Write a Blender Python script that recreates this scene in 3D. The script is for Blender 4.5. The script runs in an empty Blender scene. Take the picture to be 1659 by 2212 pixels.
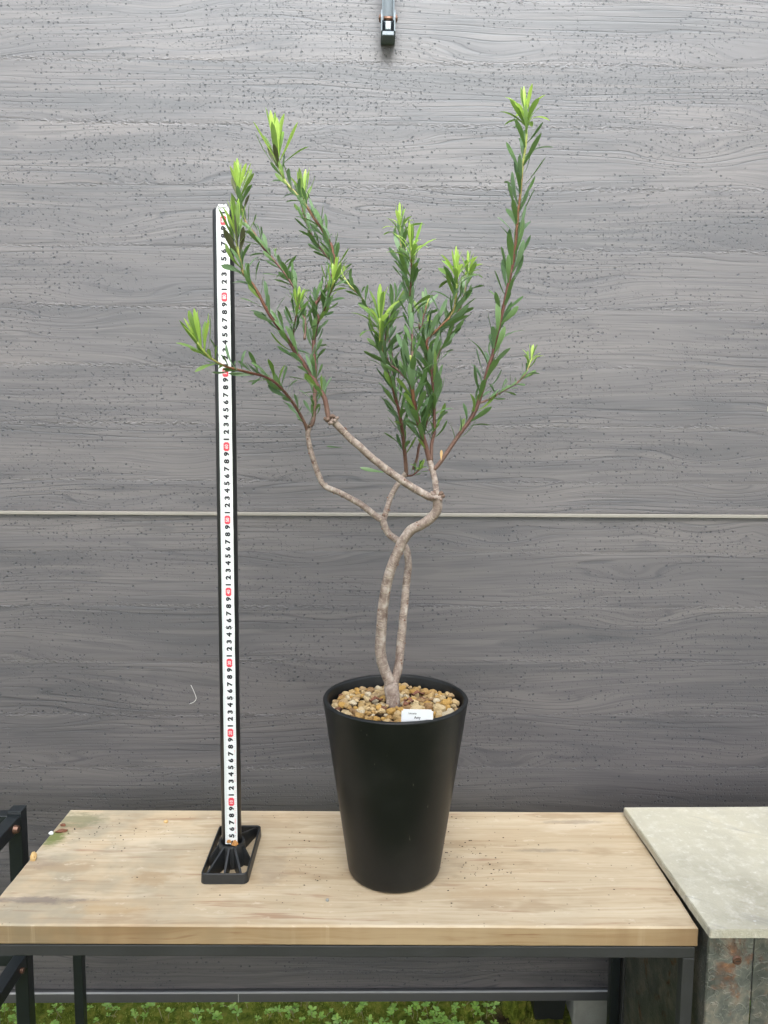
import bpy, bmesh, math, random
import numpy as np
from mathutils import Vector, Matrix, noise as mnoise

random.seed(11)
SC = bpy.context.scene
COL = SC.collection

# ------------------------------------------------------------------ camera
# metres; X right, Y away from the photographer, Z up; Z = 0 is the table top
cam_d = bpy.data.cameras.new('camera')
cam = bpy.data.objects.new('camera', cam_d); COL.objects.link(cam)
PITCH, YAW, ROLL = 0.1036, 0.015, -0.0069
fw = Vector((math.sin(YAW)*math.cos(PITCH), math.cos(YAW)*math.cos(PITCH), -math.sin(PITCH)))
rt = Vector((math.cos(YAW), -math.sin(YAW), 0)); upv = rt.cross(fw)
r_ = rt*math.cos(ROLL) - upv*math.sin(ROLL); u_ = upv*math.cos(ROLL) + rt*math.sin(ROLL)
cam.matrix_world = Matrix(((r_.x, u_.x, -fw.x, 0), (r_.y, u_.y, -fw.y, 0), (r_.z, u_.z, -fw.z, 0.62), (0, 0, 0, 1)))
cam_d.sensor_fit = 'HORIZONTAL'; cam_d.sensor_width = 36; cam_d.lens = 36*1672.5/1659
cam_d.clip_start = 0.02; cam_d.clip_end = 600
SC.camera = cam

# ------------------------------------------------------------------ sky, sun, exposure
SUN_EL, SUN_AZ = math.radians(45), math.radians(177)     # azimuth clockwise from +Y: high up, behind the photographer
w = bpy.data.worlds.new('World'); SC.world = w; w.use_nodes = True
nt = w.node_tree; nt.nodes.clear()
sky = nt.nodes.new('ShaderNodeTexSky'); sky.sky_type = 'NISHITA'; sky.sun_disc = False
sky.sun_elevation = SUN_EL; sky.sun_rotation = SUN_AZ; sky.air_density = 1.0; sky.dust_density = 3.0; sky.ozone_density = 1.0
hs = nt.nodes.new('ShaderNodeHueSaturation'); hs.inputs['Saturation'].default_value = 0.50
bg = nt.nodes.new('ShaderNodeBackground'); bg.inputs['Strength'].default_value = 0.13
ow = nt.nodes.new('ShaderNodeOutputWorld')
nt.links.new(sky.outputs[0], hs.inputs['Color']); nt.links.new(hs.outputs[0], bg.inputs[0]); nt.links.new(bg.outputs[0], ow.inputs[0])
sd = bpy.data.lights.new('sun', 'SUN'); sd.energy = 1.5; sd.angle = math.radians(32); sd.color = (1, 0.99, 0.975)
sun = bpy.data.objects.new('sun', sd); COL.objects.link(sun)
sdir = Vector((math.sin(SUN_AZ)*math.cos(SUN_EL), math.cos(SUN_AZ)*math.cos(SUN_EL), math.sin(SUN_EL)))
sun.rotation_euler = sdir.to_track_quat('Z', 'Y').to_euler(); sun.location = (0, -3, 5)
SC.view_settings.view_transform = 'Standard'; SC.view_settings.look = 'None'
SC.view_settings.exposure = 2.1; SC.view_settings.gamma = 1.0; SC.view_settings.use_curve_mapping = False
SC.render.engine = 'CYCLES'
SC.cycles.use_adaptive_sampling = True; SC.cycles.adaptive_threshold = .025
SC.cycles.max_bounces = 4; SC.cycles.diffuse_bounces = 3; SC.cycles.glossy_bounces = 2; SC.cycles.transmission_bounces = 3; SC.cycles.transparent_max_bounces = 4

# ------------------------------------------------------------------ node helper
class NT:
    def __init__(s, name):
        s.m = bpy.data.materials.new(name); s.m.use_nodes = True
        s.t = s.m.node_tree; s.t.nodes.clear()
        s.out = s.n('ShaderNodeOutputMaterial')
    def n(s, t, **k):
        x = s.t.nodes.new(t)
        for a, b in k.items(): setattr(x, a, b)
        return x
    def l(s, a, b): s.t.links.new(a, b)
    def put(s, sock, v):
        if isinstance(v, bpy.types.NodeSocket): s.l(v, sock)
        elif v is not None: sock.default_value = v
    def math(s, op, a, b=None, c=None, clamp=False):
        x = s.n('ShaderNodeMath', operation=op, use_clamp=clamp)
        for i, v in enumerate((a, b, c)):
            if v is not None: s.put(x.inputs[i], v)
        return x.outputs[0]
    def coord(s, which='Object'): return s.n('ShaderNodeTexCoord').outputs[which]
    def sep(s, v):
        x = s.n('ShaderNodeSeparateXYZ'); s.l(v, x.inputs[0]); return x.outputs
    def comb(s, x=0., y=0., z=0.):
        c = s.n('ShaderNodeCombineXYZ')
        for i, v in enumerate((x, y, z)): s.put(c.inputs[i], v)
        return c.outputs[0]
    def noise(s, vec, scale=5., detail=3., rough=.55, dist=0., dim='3D'):
        x = s.n('ShaderNodeTexNoise', noise_dimensions=dim); s.put(x.inputs['Vector'], vec); s.put(x.inputs['Scale'], scale)
        x.inputs['Detail'].default_value = detail; x.inputs['Roughness'].default_value = rough; x.inputs['Distortion'].default_value = dist
        return x.outputs[0]
    def voro(s, vec, scale, feature='F1', rnd=1., dim='3D'):
        x = s.n('ShaderNodeTexVoronoi', feature=feature, voronoi_dimensions=dim); s.put(x.inputs['Vector'], vec); s.put(x.inputs['Scale'], scale)
        x.inputs['Randomness'].default_value = rnd
        return x.outputs
    def step(s, v, a, b, lo=0., hi=1.):
        x = s.n('ShaderNodeMapRange', interpolation_type='SMOOTHSTEP'); s.put(x.inputs[0], v)
        s.put(x.inputs[1], a); s.put(x.inputs[2], b); s.put(x.inputs[3], lo); s.put(x.inputs[4], hi)
        return x.outputs[0]
    def mix(s, f, a, b, mode='MIX'):
        x = s.n('ShaderNodeMix', data_type='RGBA', blend_type=mode)
        s.put(x.inputs[0], f)
        for i, v in ((6, a), (7, b)):
            s.put(x.inputs[i], (*v, 1) if isinstance(v, tuple) and len(v) == 3 else v)
        return x.outputs[2]
    def ramp(s, f, stops, interp='LINEAR'):
        x = s.n('ShaderNodeValToRGB'); s.put(x.inputs[0], f); cr = x.color_ramp; cr.interpolation = interp
        while len(cr.elements) < len(stops): cr.elements.new(.5)
        for e, (p, c) in zip(cr.elements, stops): e.position = p; e.color = (*c, 1)
        return x.outputs[0]
    def bump(s, h, strength=.5, dist=.002, normal=None):
        x = s.n('ShaderNodeBump'); s.put(x.inputs['Height'], h); x.inputs['Strength'].default_value = strength
        x.inputs['Distance'].default_value = dist
        if normal is not None: s.l(normal, x.inputs['Normal'])
        return x.outputs[0]
    def attr(s, name): return s.n('ShaderNodeAttribute', attribute_name=name).outputs['Fac']
    def rnd(s): return s.n('ShaderNodeObjectInfo').outputs['Random']
    def bsdf(s, color, rough=.6, normal=None, metal=0., spec=.5, trans=None, stint=None):
        x = s.n('ShaderNodeBsdfPrincipled')
        s.put(x.inputs['Base Color'], (*color, 1) if isinstance(color, tuple) else color)
        s.put(x.inputs['Roughness'], rough); s.put(x.inputs['Metallic'], metal); s.put(x.inputs['Specular IOR Level'], spec)
        if normal is not None: s.l(normal, x.inputs['Normal'])
        if stint is not None: x.inputs['Specular Tint'].default_value = stint
        o = x.outputs[0]
        if trans is not None:
            tcol, fac = trans
            t = s.n('ShaderNodeBsdfTranslucent'); s.put(t.inputs[0], tcol)
            mx = s.n('ShaderNodeMixShader'); mx.inputs[0].default_value = fac
            s.l(o, mx.inputs[1]); s.l(t.outputs[0], mx.inputs[2]); o = mx.outputs[0]
        s.l(o, s.out.inputs[0]); return s.m

def plain(name, col, rough=.5, metal=0., spec=.5, var=.25, scale=60., bump=.15, bscale=300.):
    t = NT(name); c = t.coord()
    a = t.noise(c, scale, 4); b = t.noise(c, bscale, 3)
    dark = tuple(x*(1-var) for x in col); lite = tuple(min(1, x*(1+var)) for x in col)
    return t.bsdf(t.mix(a, dark, lite), t.math('MULTIPLY_ADD', a, .25, rough-.12), t.bump(b, bump, .001), metal, spec)

# ------------------------------------------------------------------ materials
def mat_panel():
    t = NT('wood_print_panel'); x, y, z = t.sep(t.coord())
    r = t.rnd()
    X = t.math('MULTIPLY_ADD', r, 53., x); Z = t.math('MULTIPLY_ADD', r, 17., z)
    def vec(kx, kz, off=0., zz=None): return t.comb(t.math('MULTIPLY_ADD', X, kx, off), t.math('MULTIPLY', Z if zz is None else zz, kz), 0.)
    def n2d(v, detail=1., rough=.55): return t.noise(v, 1., detail, rough, dim='2D')
    # slow warp of the grain, with knots where the warp is strong
    warp = n2d(vec(1.15, 6.), 1.)
    knot = t.step(t.voro(vec(2.3, 8.), 1.0, dim='2D')[0], 0.0, .30, 1., 0.)
    Zw = t.math('ADD', Z, t.math('MULTIPLY_ADD', warp, .068, t.math('MULTIPLY', knot, .016)))
    # growth rings: pointed ridges whose depth comes and goes
    ph = t.math('ADD', t.math('MULTIPLY', Zw, 92.), t.math('MULTIPLY', n2d(vec(3., 30.), 1.), 2.6))
    saw = t.math('FRACT', ph)
    line = t.math('MULTIPLY', t.step(saw, .64, .86), t.step(saw, .86, .96, 1., 0.))
    keep = t.step(n2d(vec(2.2, 22., 4., Zw), 2.), .36, .70)
    line = t.math('MULTIPLY', line, keep)
    fib = n2d(vec(6., 300., 0., Zw), 2., .6)
    fib2 = n2d(vec(3., 85., 9., Zw), 1.)
    # pin holes, thick in some places and thin in others
    jit = n2d(vec(230., 230.), 0.)
    pv = t.comb(t.math('MULTIPLY_ADD', jit, .0024, X), t.math('MULTIPLY_ADD', jit, .0016, Z), 0.)
    clus = t.step(n2d(vec(4., 13.), 2.), .30, .66)
    def pits(scale, prob, rad, base=.05):
        v = t.voro(pv, scale, dim='2D'); rr = t.sep(v[1])
        on = t.math('LESS_THAN', rr[0], t.math('MULTIPLY_ADD', clus, prob, base))
        rd = t.math('MULTIPLY', t.math('MULTIPLY_ADD', rr[1], .75, .25), rad)
        return t.math('MULTIPLY', on, t.step(v[0], t.math('MULTIPLY', rd, .5), rd, 1., 0.))
    p1 = pits(122., .42, .30, .03); p2 = pits(225., .52, .33, .03)
    pit = t.math('MAXIMUM', p1, t.math('MULTIPLY', p2, .7))
    # crumbly seam between neighbouring boards
    edge = t.step(t.math('ABSOLUTE', z), .0440, .0490)
    rag = t.math('MULTIPLY', t.math('MULTIPLY', edge, t.step(n2d(vec(5., 3.), 1.), .35, .6)), t.step(n2d(vec(120., 260.), 1.), .45, .7))
    broad = n2d(vec(1.8, 16., 0., Zw), 2.)
    bz = t.math('MULTIPLY_ADD', t.math('SUBTRACT', r, .5), .30, t.math('MULTIPLY_ADD', broad, 1.35, -.17))
    c = t.ramp(bz, [(.22, (0.062, 0.061, 0.062)), (.48, (0.079, 0.077, 0.078)), (.8, (0.099, 0.096, 0.094))])
    c = t.mix(t.math('MULTIPLY', t.step(fib2, .48, .68), .46), c, (0.118, 0.115, 0.111))
    c = t.mix(t.math('MULTIPLY', t.step(fib, .45, .68), .46), c, (0.044, 0.042, 0.044))
    c = t.mix(t.math('MULTIPLY', line, .75), c, (0.031, 0.030, 0.033))
    pat = t.step(n2d(vec(6., 34., 31., Zw), 1.), .64, .70)
    c = t.mix(t.math('MULTIPLY', pat, .34), c, (0.044, 0.044, 0.046))
    c = t.mix(t.math('MULTIPLY', rag, .30), c, (0.121, 0.117, 0.112))
    c = t.mix(t.math('MULTIPLY', pit, .8), c, (0.018, 0.018, 0.022))  # dark holes: dirt, plus the shade inside them painted into the colour
    h = t.math('ADD', t.math('MULTIPLY', fib, .20), t.math('MULTIPLY', line, -.17))
    h = t.math('MULTIPLY_ADD', pit, -.6, h)
    h = t.math('MULTIPLY_ADD', rag, .5, h)
    c = t.mix(1., c, (1.05, .94, .92), 'MULTIPLY')
    return t.bsdf(c, t.math('MULTIPLY_ADD', fib, .1, .575), t.bump(h, .72, .0019), spec=1.0, stint=(.80, .92, 1.0, 1))

def mat_table(name, end=False):
    t = NT(name); x, y, z = t.sep(t.coord())
    v = t.math('MULTIPLY_ADD', z, .9, y)
    warp = t.noise(t.comb(t.math('MULTIPLY', x, 2.2), t.math('MULTIPLY', v, 9.), 0.), 1., 3, .5, .4)
    vw = t.math('MULTIPLY_ADD', warp, .05, v)
    g = t.noise(t.comb(t.math('MULTIPLY', x, 5.), t.math('MULTIPLY', vw, 210.), 0.), 1., 5, .68)
    g2 = t.noise(t.comb(t.math('MULTIPLY', x, 1.6), t.math('MULTIPLY', vw, 36.), 3.), 1., 3, .6)
    c = t.ramp(g2, [(.25, (.41, .30, .175)), (.42, (.52, .41, .265)), (.6, (.585, .48, .325)), (.8, (.64, .545, .385))])
    c = t.mix(t.math('MULTIPLY', t.step(g, .47, .70), .6), c, (.40, .275, .16))
    # reddish streaks of late wood
    st = t.step(t.noise(t.comb(t.math('MULTIPLY', x, 4.5), t.math('MULTIPLY', vw, 60.), 8.), 1., 4, .65), .565, .68)
    c = t.mix(t.math('MULTIPLY', st, .75), c, (.33, .185, .105))
    # weathering: grey-green bloom towards one end, worn pale rubs
    bl = t.noise(t.comb(x, y, z), 9., 4, .6)
    far = t.step(x, -.52, .05, 1., .12)
    grey = t.math('MULTIPLY', far, t.step(bl, .38, .62))
    c = t.mix(t.math('MULTIPLY', grey, .85), c, (.33, .295, .215))
    bb = t.noise(t.comb(t.math('MULTIPLY', x, 5.), t.math('MULTIPLY', y, 16.), 5.), 1., 4, .65)
    c = t.mix(t.math('MULTIPLY', t.step(bb, .52, .64), .6), c, (.36, .26, .155))
    c = t.mix(t.math('MULTIPLY', t.step(bb, .46, .34), .45), c, (.66, .57, .42))
    rub = t.step(t.noise(t.comb(t.math('MULTIPLY', x, 30.), t.math('MULTIPLY', y, 55.), z), 1., 4, .7), .60, .72)
    c = t.mix(t.math('MULTIPLY', rub, .5), c, (.70, .61, .46))
    bn = t.noise(t.comb(t.math('MULTIPLY', x, 45.), t.math('MULTIPLY', y, 90.), z), 1., 6, .7)
    def stain(cx, cy, rx, ry, col, amt, c):
        dx = t.math('DIVIDE', t.math('SUBTRACT', x, cx), rx); dy = t.math('DIVIDE', t.math('SUBTRACT', y, cy), ry)
        d = t.math('SQRT', t.math('ADD', t.math('MULTIPLY', dx, dx), t.math('MULTIPLY', dy, dy)))
        d = t.math('ADD', d, t.math('MULTIPLY_ADD', bn, 2.4, -1.2))
        return t.mix(t.math('MULTIPLY', t.step(d, .35, 1.1, 1., 0.), amt), c, col)
    if not end:
        c = stain(-.265, -.045, .038, .022, (.38, .25, .125), .48, c)
        c = stain(-.300, -.117, .055, .012, (.42, .28, .13), .42, c)
        c = stain(-.40, -.098, .075, .010, (.19, .155, .135), .7, c)
        c = stain(-.43, .115, .05, .03, (.20, .20, .11), .75, c)
        c = stain(-.445, .06, .022, .03, (.13, .17, .04), .85, c)
        c = stain(-.44, -.01, .035, .018, (.26, .21, .16), .5, c)
        c = stain(-.10, -.02, .03, .05, (.30, .25, .19), .35, c)
        c = stain(.12, -.01, .06, .055, (.33, .27, .19), .40, c)
        c = stain(.30, .03, .05, .006, (.25, .21, .16), .5, c)
        c = stain(.36, .115, .06, .008, (.27, .22, .17), .5, c)
        c = stain(.20, -.08, .08, .022, (.45, .33, .20), .5, c)
        spk = t.voro(t.comb(x, y, z), 130.); sr = t.sep(spk[1])
        on = t.math('MULTIPLY', t.math('LESS_THAN', sr[0], .13), t.step(spk[0], .08, .2, 1., 0.))
        c = t.mix(t.math('MULTIPLY', on, .7), c, (.16, .12, .085))
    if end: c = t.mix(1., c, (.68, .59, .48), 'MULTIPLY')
    h = t.math('ADD', t.math('MULTIPLY', g, .5), t.math('MULTIPLY', bn, .25))
    return t.bsdf(c, t.math('MULTIPLY_ADD', g, .2, .5), t.bump(h, .5, .0012), spec=.35)

def mat_slab():
    t = NT('cement_slab'); c0 = t.coord(); x, y, z = t.sep(c0)
    n1 = t.noise(c0, 7., 5, .65, .3); n2 = t.noise(c0, 60., 5, .7)
    c = t.ramp(n1, [(.3, (.36, .335, .255)), (.45, (.47, .445, .345)), (.6, (.53, .50, .385)), (.75, (.58, .525, .38))])
    c = t.mix(t.math('MULTIPLY', t.step(n2, .45, .75), .6), c, (.68, .66, .57))
    rot = t.math('ADD', t.math('MULTIPLY', x, .55), y)
    cr = t.noise(t.comb(t.math('MULTIPLY', x, 6.), t.math('MULTIPLY', rot, 34.), 0.), 1., 4, .6)
    c = t.mix(t.math('MULTIPLY', t.step(cr, .58, .68), .5), c, (.28, .27, .24))
    wv = t.step(t.noise(c0, 120., 3, .7), .62, .72)
    c = t.mix(t.math('MULTIPLY', wv, .35), c, (.75, .75, .70))
    return t.bsdf(c, .62, t.bump(t.math('ADD', n2, t.noise(c0, 400., 2)), .6, .0014), spec=.3)

def mat_rust(name, k=.5, dark=1.):
    t = NT(name); c0 = t.coord(); x, y, z = t.sep(c0)
    wob = t.noise(c0, 90., 3, .6, .6)
    vec = t.n('ShaderNodeVectorMath', operation='ADD'); t.l(c0, vec.inputs[0])
    sc = t.n('ShaderNodeVectorMath', operation='SCALE'); t.l(t.comb(wob, wob, wob), sc.inputs[0]); sc.inputs['Scale'].default_value = .012
    t.l(sc.outputs[0], vec.inputs[1]); v = vec.outputs[0]
    bl = t.noise(v, 42., 4, .6); fr = t.math('FRACT', t.math('MULTIPLY', t.noise(v, 55., 1), 5.)); ed = t.math('MULTIPLY', t.step(fr, .35, .5), t.step(fr, .5, .65, 1., 0.))
    base = t.ramp(bl, [(.3, (.045*dark, .050*dark, .045*dark)), (.48, (.095*dark, .10*dark, .088*dark)), (.6, (.15*dark, .14*dark, .115*dark)), (.75, (.21*dark, .195*dark, .16*dark))])
    base = t.mix(t.math('MULTIPLY', ed, .15), base, (.30*dark, .28*dark, .23*dark))
    rn = t.noise(c0, 22., 5, .65, .5)
    rm = t.step(t.math('ADD', rn, t.math('MULTIPLY', t.step(z, -.16, .0), .14*k*2)), .60-.12*k, .74-.1*k)
    rc = t.ramp(t.noise(c0, 110., 4), [(.3, (.045, .02, .012)), (.5, (.15, .062, .025)), (.7, (.30, .13, .045))])
    c = t.mix(t.math('MULTIPLY', rm, .85), base, rc)
    h = t.math('ADD', ed, t.math('MULTIPLY', rn, .8))
    return t.bsdf(c, t.math('MULTIPLY_ADD', rm, .3, .42), t.bump(h, .4, .0015), t.math('MULTIPLY_ADD', rm, -.3, .35), .5)

def mat_bark():
    t = NT('bark'); c0 = t.coord(); s = t.attr('along'); a = t.attr('age')
    n = t.noise(c0, 85., 5, .62); n2 = t.noise(c0, 330., 3, .6)
    c = t.ramp(n, [(.32, (.115, .080, .066)), (.43, (.19, .145, .12)), (.54, (.275, .225, .19)), (.68, (.42, .375, .325))])
    c = t.mix(t.math('MULTIPLY', t.step(n2, .50, .66), .45), c, (.42, .375, .325))
    c = t.mix(t.math('MULTIPLY', a, .28), c, (.20, .13, .105))
    ringp = t.math('ADD', t.math('MULTIPLY', s, 95.), t.math('MULTIPLY', t.noise(c0, 30., 2), 2.2))
    fr = t.math('FRACT', ringp); ring = t.math('MULTIPLY', t.step(fr, .86, .95), t.step(t.noise(c0, 75., 2), .47, .6))
    c = t.mix(t.math('MULTIPLY', ring, .4), c, (.64, .56, .44))
    sc = t.math('MULTIPLY', t.step(fr, .78, .86), t.step(fr, .86, .9, 1., 0.))
    c = t.mix(t.math('MULTIPLY', sc, .3), c, (.10, .065, .052))
    h = t.math('ADD', t.math('MULTIPLY', n2, .5), t.math('MULTIPLY', ring, .8))
    return t.bsdf(c, .62, t.bump(h, .6, .0014), spec=.3)

def mat_shoot():
    t = NT('red_stem'); c0 = t.coord(); a = t.attr('age')
    n = t.noise(c0, 160., 3)
    g = t.math('MULTIPLY_ADD', t.math('SUBTRACT', n, .5), .25, a)
    c = t.ramp(g, [(.0, (.17, .105, .080)), (.16, (.125, .062, .048)), (.55, (.13, .045, .036)), (.78, (.20, .10, .045)), (.93, (.36, .44, .11))])
    return t.bsdf(c, .45, t.bump(n, .3, .0008), spec=.4)

def mat_leaf(name, c1, c2, tint, fac, rough=.42):
    t = NT(name); c0 = t.coord(); x, y, z = t.sep(c0)
    isl = t.n('ShaderNodeNewGeometry').outputs['Random Per Island']
    r = t.math('FRACT', t.math('ADD', t.rnd(), isl))
    n = t.noise(c0, 120., 3)
    f = t.math('MULTIPLY_ADD', t.math('SUBTRACT', n, .5), .5, r, clamp=True)
    c = t.mix(f, c1, c2)
    bf = t.n('ShaderNodeNewGeometry').outputs['Backfacing']
    c = t.mix(t.math('MULTIPLY', bf, .35), c, tuple(min(1, k*1.5+.03) for k in c2))
    tc = t.mix(.5, c, tint)
    return t.bsdf(c, rough, t.bump(t.noise(c0, 500., 2), .15, .0006), spec=.45, trans=(tc, fac))

def mat_pebble():
    t = NT('pumice'); c0 = t.coord(); r = t.rnd()
    g = t.n('ShaderNodeObjectInfo').outputs['Location']
    c = t.ramp(r, [(0., (.56, .38, .165)), (.17, (.66, .48, .24)), (.34, (.50, .31, .11)), (.48, (.70, .54, .30)), (.60, (.60, .36, .10)), (.70, (.36, .22, .10)), (.80, (.76, .65, .45)), (.91, (.54, .38, .20)), (.965, (.22, .10, .06))], 'CONSTANT')
    n = t.noise(c0, 240., 4, .65); n2 = t.voro(c0, 420.)[0]
    c = t.mix(t.math('MULTIPLY', t.step(n, .55, .7), .5), c, (.22, .13, .06))
    c = t.mix(t.math('MULTIPLY', t.step(n, .48, .3), .35), c, (.78, .70, .54))
    h = t.math('MULTIPLY_ADD', n2, .4, n)
    return t.bsdf(c, .85, t.bump(h, .9, .0016), spec=.2)

def mat_ground(name, green=.5):
    t = NT(name); c0 = t.coord()
    n = t.noise(c0, 9., 6, .65); n2 = t.noise(c0, 60., 5, .7); n3 = t.noise(c0, 2., 4)
    soil = t.ramp(n2, [(.3, (.022, .017, .011)), (.5, (.05, .036, .02)), (.7, (.095, .066, .035))])
    moss = t.ramp(n2, [(.3, (.05, .07, .010)), (.5, (.15, .19, .025)), (.7, (.30, .27, .055))])
    c = t.mix(t.step(t.math('MULTIPLY_ADD', n3, .4, n), .62-.2*green, .78-.2*green), soil, moss)
    return t.bsdf(c, .95, t.bump(t.math('ADD', n2, n), 1., .02), spec=.1)

def mat_black_plastic():
    t = NT('black_pot_plastic'); c0 = t.coord(); x, y, z = t.sep(c0)
    n = t.noise(c0, 12., 4, .6); f = t.noise(c0, 900., 2)
    dust = t.math('MULTIPLY', t.step(n, .45, .7), .8)
    c = t.mix(dust, (.004, .0052, .0056), (.011, .012, .0115))
    sc = t.step(t.noise(t.comb(t.math('MULTIPLY', x, 260.), t.math('MULTIPLY', y, 260.), t.math('MULTIPLY', z, 70.)), 1., 2), .74, .77)
    c = t.mix(t.math('MULTIPLY', sc, .5), c, (.14, .13, .10))
    return t.bsdf(c, t.math('MULTIPLY_ADD', n, .16, .33), t.bump(f, .12, .0006), spec=.36)

M = {}
M['panel'] = mat_panel()
M['table'] = mat_table('weathered_pine'); M['table_edge'] = mat_table('pine_edge', True)
M['slab'] = mat_slab(); M['rust'] = mat_rust('rusty_galvanised', .28, 1.8); M['rust2'] = mat_rust('blue_galvanised', .10, 1.35)
M['dark_plate'] = mat_rust('dark_plate', .12, .95)
M['bark'] = mat_bark(); M['shoot'] = mat_shoot()
M['leaf'] = mat_leaf('leaf_green', (.050, .108, .036), (.110, .198, .066), (.14, .30, .04, 1), .22)
M['leaf_grey'] = mat_leaf('leaf_blue_green', (.085, .155, .075), (.150, .245, .120), (.14, .30, .08, 1), .2)
M['leaf_young'] = mat_leaf('leaf_young', (.22, .41, .06), (.42, .58, .12), (.5, .75, .12, 1), .36)
M['leaf_mid'] = mat_leaf('leaf_mid', (.10, .19, .045), (.17, .27, .06), (.25, .45, .05, 1), .28)
M['leaf_purple'] = mat_leaf('leaf_purple', (.050, .050, .030), (.085, .100, .042), (.12, .12, .04, 1), .15)
M['bud'] = plain('dry_bract', (.55, .36, .16), .7)
M['pebble'] = mat_pebble()
M['ground'] = mat_ground('bare_ground', .3); M['moss'] = mat_ground('mossy_soil', .75)
M['pot'] = mat_black_plastic()
M['foot'] = plain('black_foot_plastic', (.016, .018, .019), .45, var=.45, scale=90.)
M['pipe'] = plain('black_pipe', (.011, .012, .013), .38, var=.3, scale=40., bump=.05)
M['tape'] = plain('white_tape', (.70, .735, .735), .35, var=.05, scale=30., bump=.03)
M['ink'] = plain('black_ink', (.008, .009, .014), .5, var=.2, bump=.02)
M['tick'] = plain('tick_ink', (.42, .47, .47), .5, var=.1, bump=.02)
M['red'] = plain('red_ink', (.66, .055, .085), .45, var=.08, bump=.02)
M['pink'] = plain('pale_red_ink', (.80, .42, .42), .5, var=.2, bump=.02)
M['rustbit'] = plain('rusty_flake', (.42, .20, .06), .8, var=.6, scale=400.)
M['trim'] = plain('beige_aluminium', (.215, .205, .18), .5, metal=.0, var=.04, scale=8., bump=.05)
M['rail'] = plain('grey_aluminium', (.075, .075, .076), .45, var=.12, scale=10., bump=.05)
M['railtop'] = plain('bright_aluminium', (.36, .36, .35), .35, var=.08, scale=10., bump=.03)
M['steel'] = plain('grey_steel_frame', (.036, .037, .037), .5, var=.3, scale=25., bump=.12)
M['blacksteel'] = plain('black_steel', (.012, .016, .018), .36, var=.35, scale=50., bump=.12)
M['bracket'] = plain('slate_blue_steel', (.15, .19, .225), .36, var=.25, scale=60., bump=.1)
M['bolt'] = plain('brown_bolt', (.14, .075, .05), .4, metal=.5, var=.4, scale=200.)
M['zinc'] = plain('zinc', (.26, .30, .32), .5, metal=0., var=.3)
M['tag'] = plain('white_tag', (.80, .83, .86), .4, var=.02, bump=.02)
M['soil'] = plain('brown_soil', (.07, .042, .022), .95, var=.6, scale=200., bump=1.)
M['crumb'] = plain('dark_crumb', (.035, .026, .02), .9, var=.6, scale=300.)
M['chip'] = plain('bark_chip', (.16, .065, .035), .8, var=.5, scale=300., bump=.6)
M['concrete'] = plain('grey_concrete', (.30, .30, .27), .8, var=.35, scale=30., bump=.5)
M['weed'] = mat_leaf('weed_leaf', (.20, .38, .055), (.40, .58, .12), (.4, .6, .08, 1), .3)
M['weedstem'] = plain('weed_stem', (.30, .26, .12), .7)
M['mosstuft'] = mat_leaf('moss_tuft', (.13, .19, .02), (.36, .36, .07), (.2, .22, .03, 1), .2, .8)
M['vgreen'] = plain('variegated_leaf', (.10, .21, .05), .4); M['vcream'] = plain('cream_margin', (.66, .70, .42), .45)
M['fibre'] = plain('white_fibre', (.55, .55, .52), .7)
M['scrap'] = plain('brown_tape', (.16, .13, .085), .5)
M['stub'] = plain('pruned_wood', (.13, .085, .062), .8, var=.6, scale=350., bump=.6)

# ------------------------------------------------------------------ object helpers
def props(o, label=None, cat=None, group=None, kind=None):
    if label: o['label'] = label
    if cat: o['category'] = cat
    if group: o['group'] = group
    if kind: o['kind'] = kind
    return o

def link(o, parent=None):
    COL.objects.link(o)
    if parent is not None: o.parent = parent
    return o

def thing(name, loc, label, cat, group=None):
    o = bpy.data.objects.new(name, None); o.location = loc; o.empty_display_size = .02
    link(o); return props(o, label, cat, group)

def origin(o):
    p = Vector((0, 0, 0))
    while o is not None: p += o.location; o = o.parent
    return p

def mesh_obj(name, verts, faces, mat, parent=None, smooth=False, attrs=None, loc=None):
    """verts in world metres; parented pieces are stored relative to their thing"""
    me = bpy.data.meshes.new(name)
    off = origin(parent) if parent is not None else (Vector(loc) if loc is not None else Vector((0, 0, 0)))
    me.from_pydata([tuple(Vector(v)-off) for v in verts], [], faces)
    if smooth: me.polygons.foreach_set('use_smooth', [True]*len(me.polygons))
    if attrs:
        for k, vals in attrs.items():
            a = me.attributes.new(k, 'FLOAT', 'POINT'); a.data.foreach_set('value', vals)
    me.materials.append(M[mat] if isinstance(mat, str) else mat)
    o = bpy.data.objects.new(name, me)
    if parent is None and loc is not None: o.location = loc
    return link(o, parent)

def from_bm(name, bm, mat, parent=None, smooth=False, loc=None):
    me = bpy.data.meshes.new(name)
    off = origin(parent) if parent is not None else (Vector(loc) if loc is not None else Vector((0, 0, 0)))
    bmesh.ops.translate(bm, verts=bm.verts, vec=-off)
    bmesh.ops.recalc_face_normals(bm, faces=bm.faces)
    bm.to_mesh(me); bm.free()
    if smooth: me.polygons.foreach_set('use_smooth', [True]*len(me.polygons))
    me.materials.append(M[mat])
    o = bpy.data.objects.new(name, me)
    if parent is None and loc is not None: o.location = loc
    return link(o, parent)

def add_box(bm, x0, x1, y0, y1, z0, z1, bev=0., seg=2, mtx=None):
    r = bmesh.ops.create_cube(bm, size=1.)
    vs = r['verts']
    for v in vs:
        v.co = Vector((x0+(v.co.x+.5)*(x1-x0), y0+(v.co.y+.5)*(y1-y0), z0+(v.co.z+.5)*(z1-z0)))
        if mtx is not None: v.co = mtx @ v.co
    if bev:
        es = list({e for v in vs for e in v.link_edges})
        bmesh.ops.bevel(bm, geom=es, offset=bev, segments=seg, affect='EDGES', profile=.5)

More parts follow.
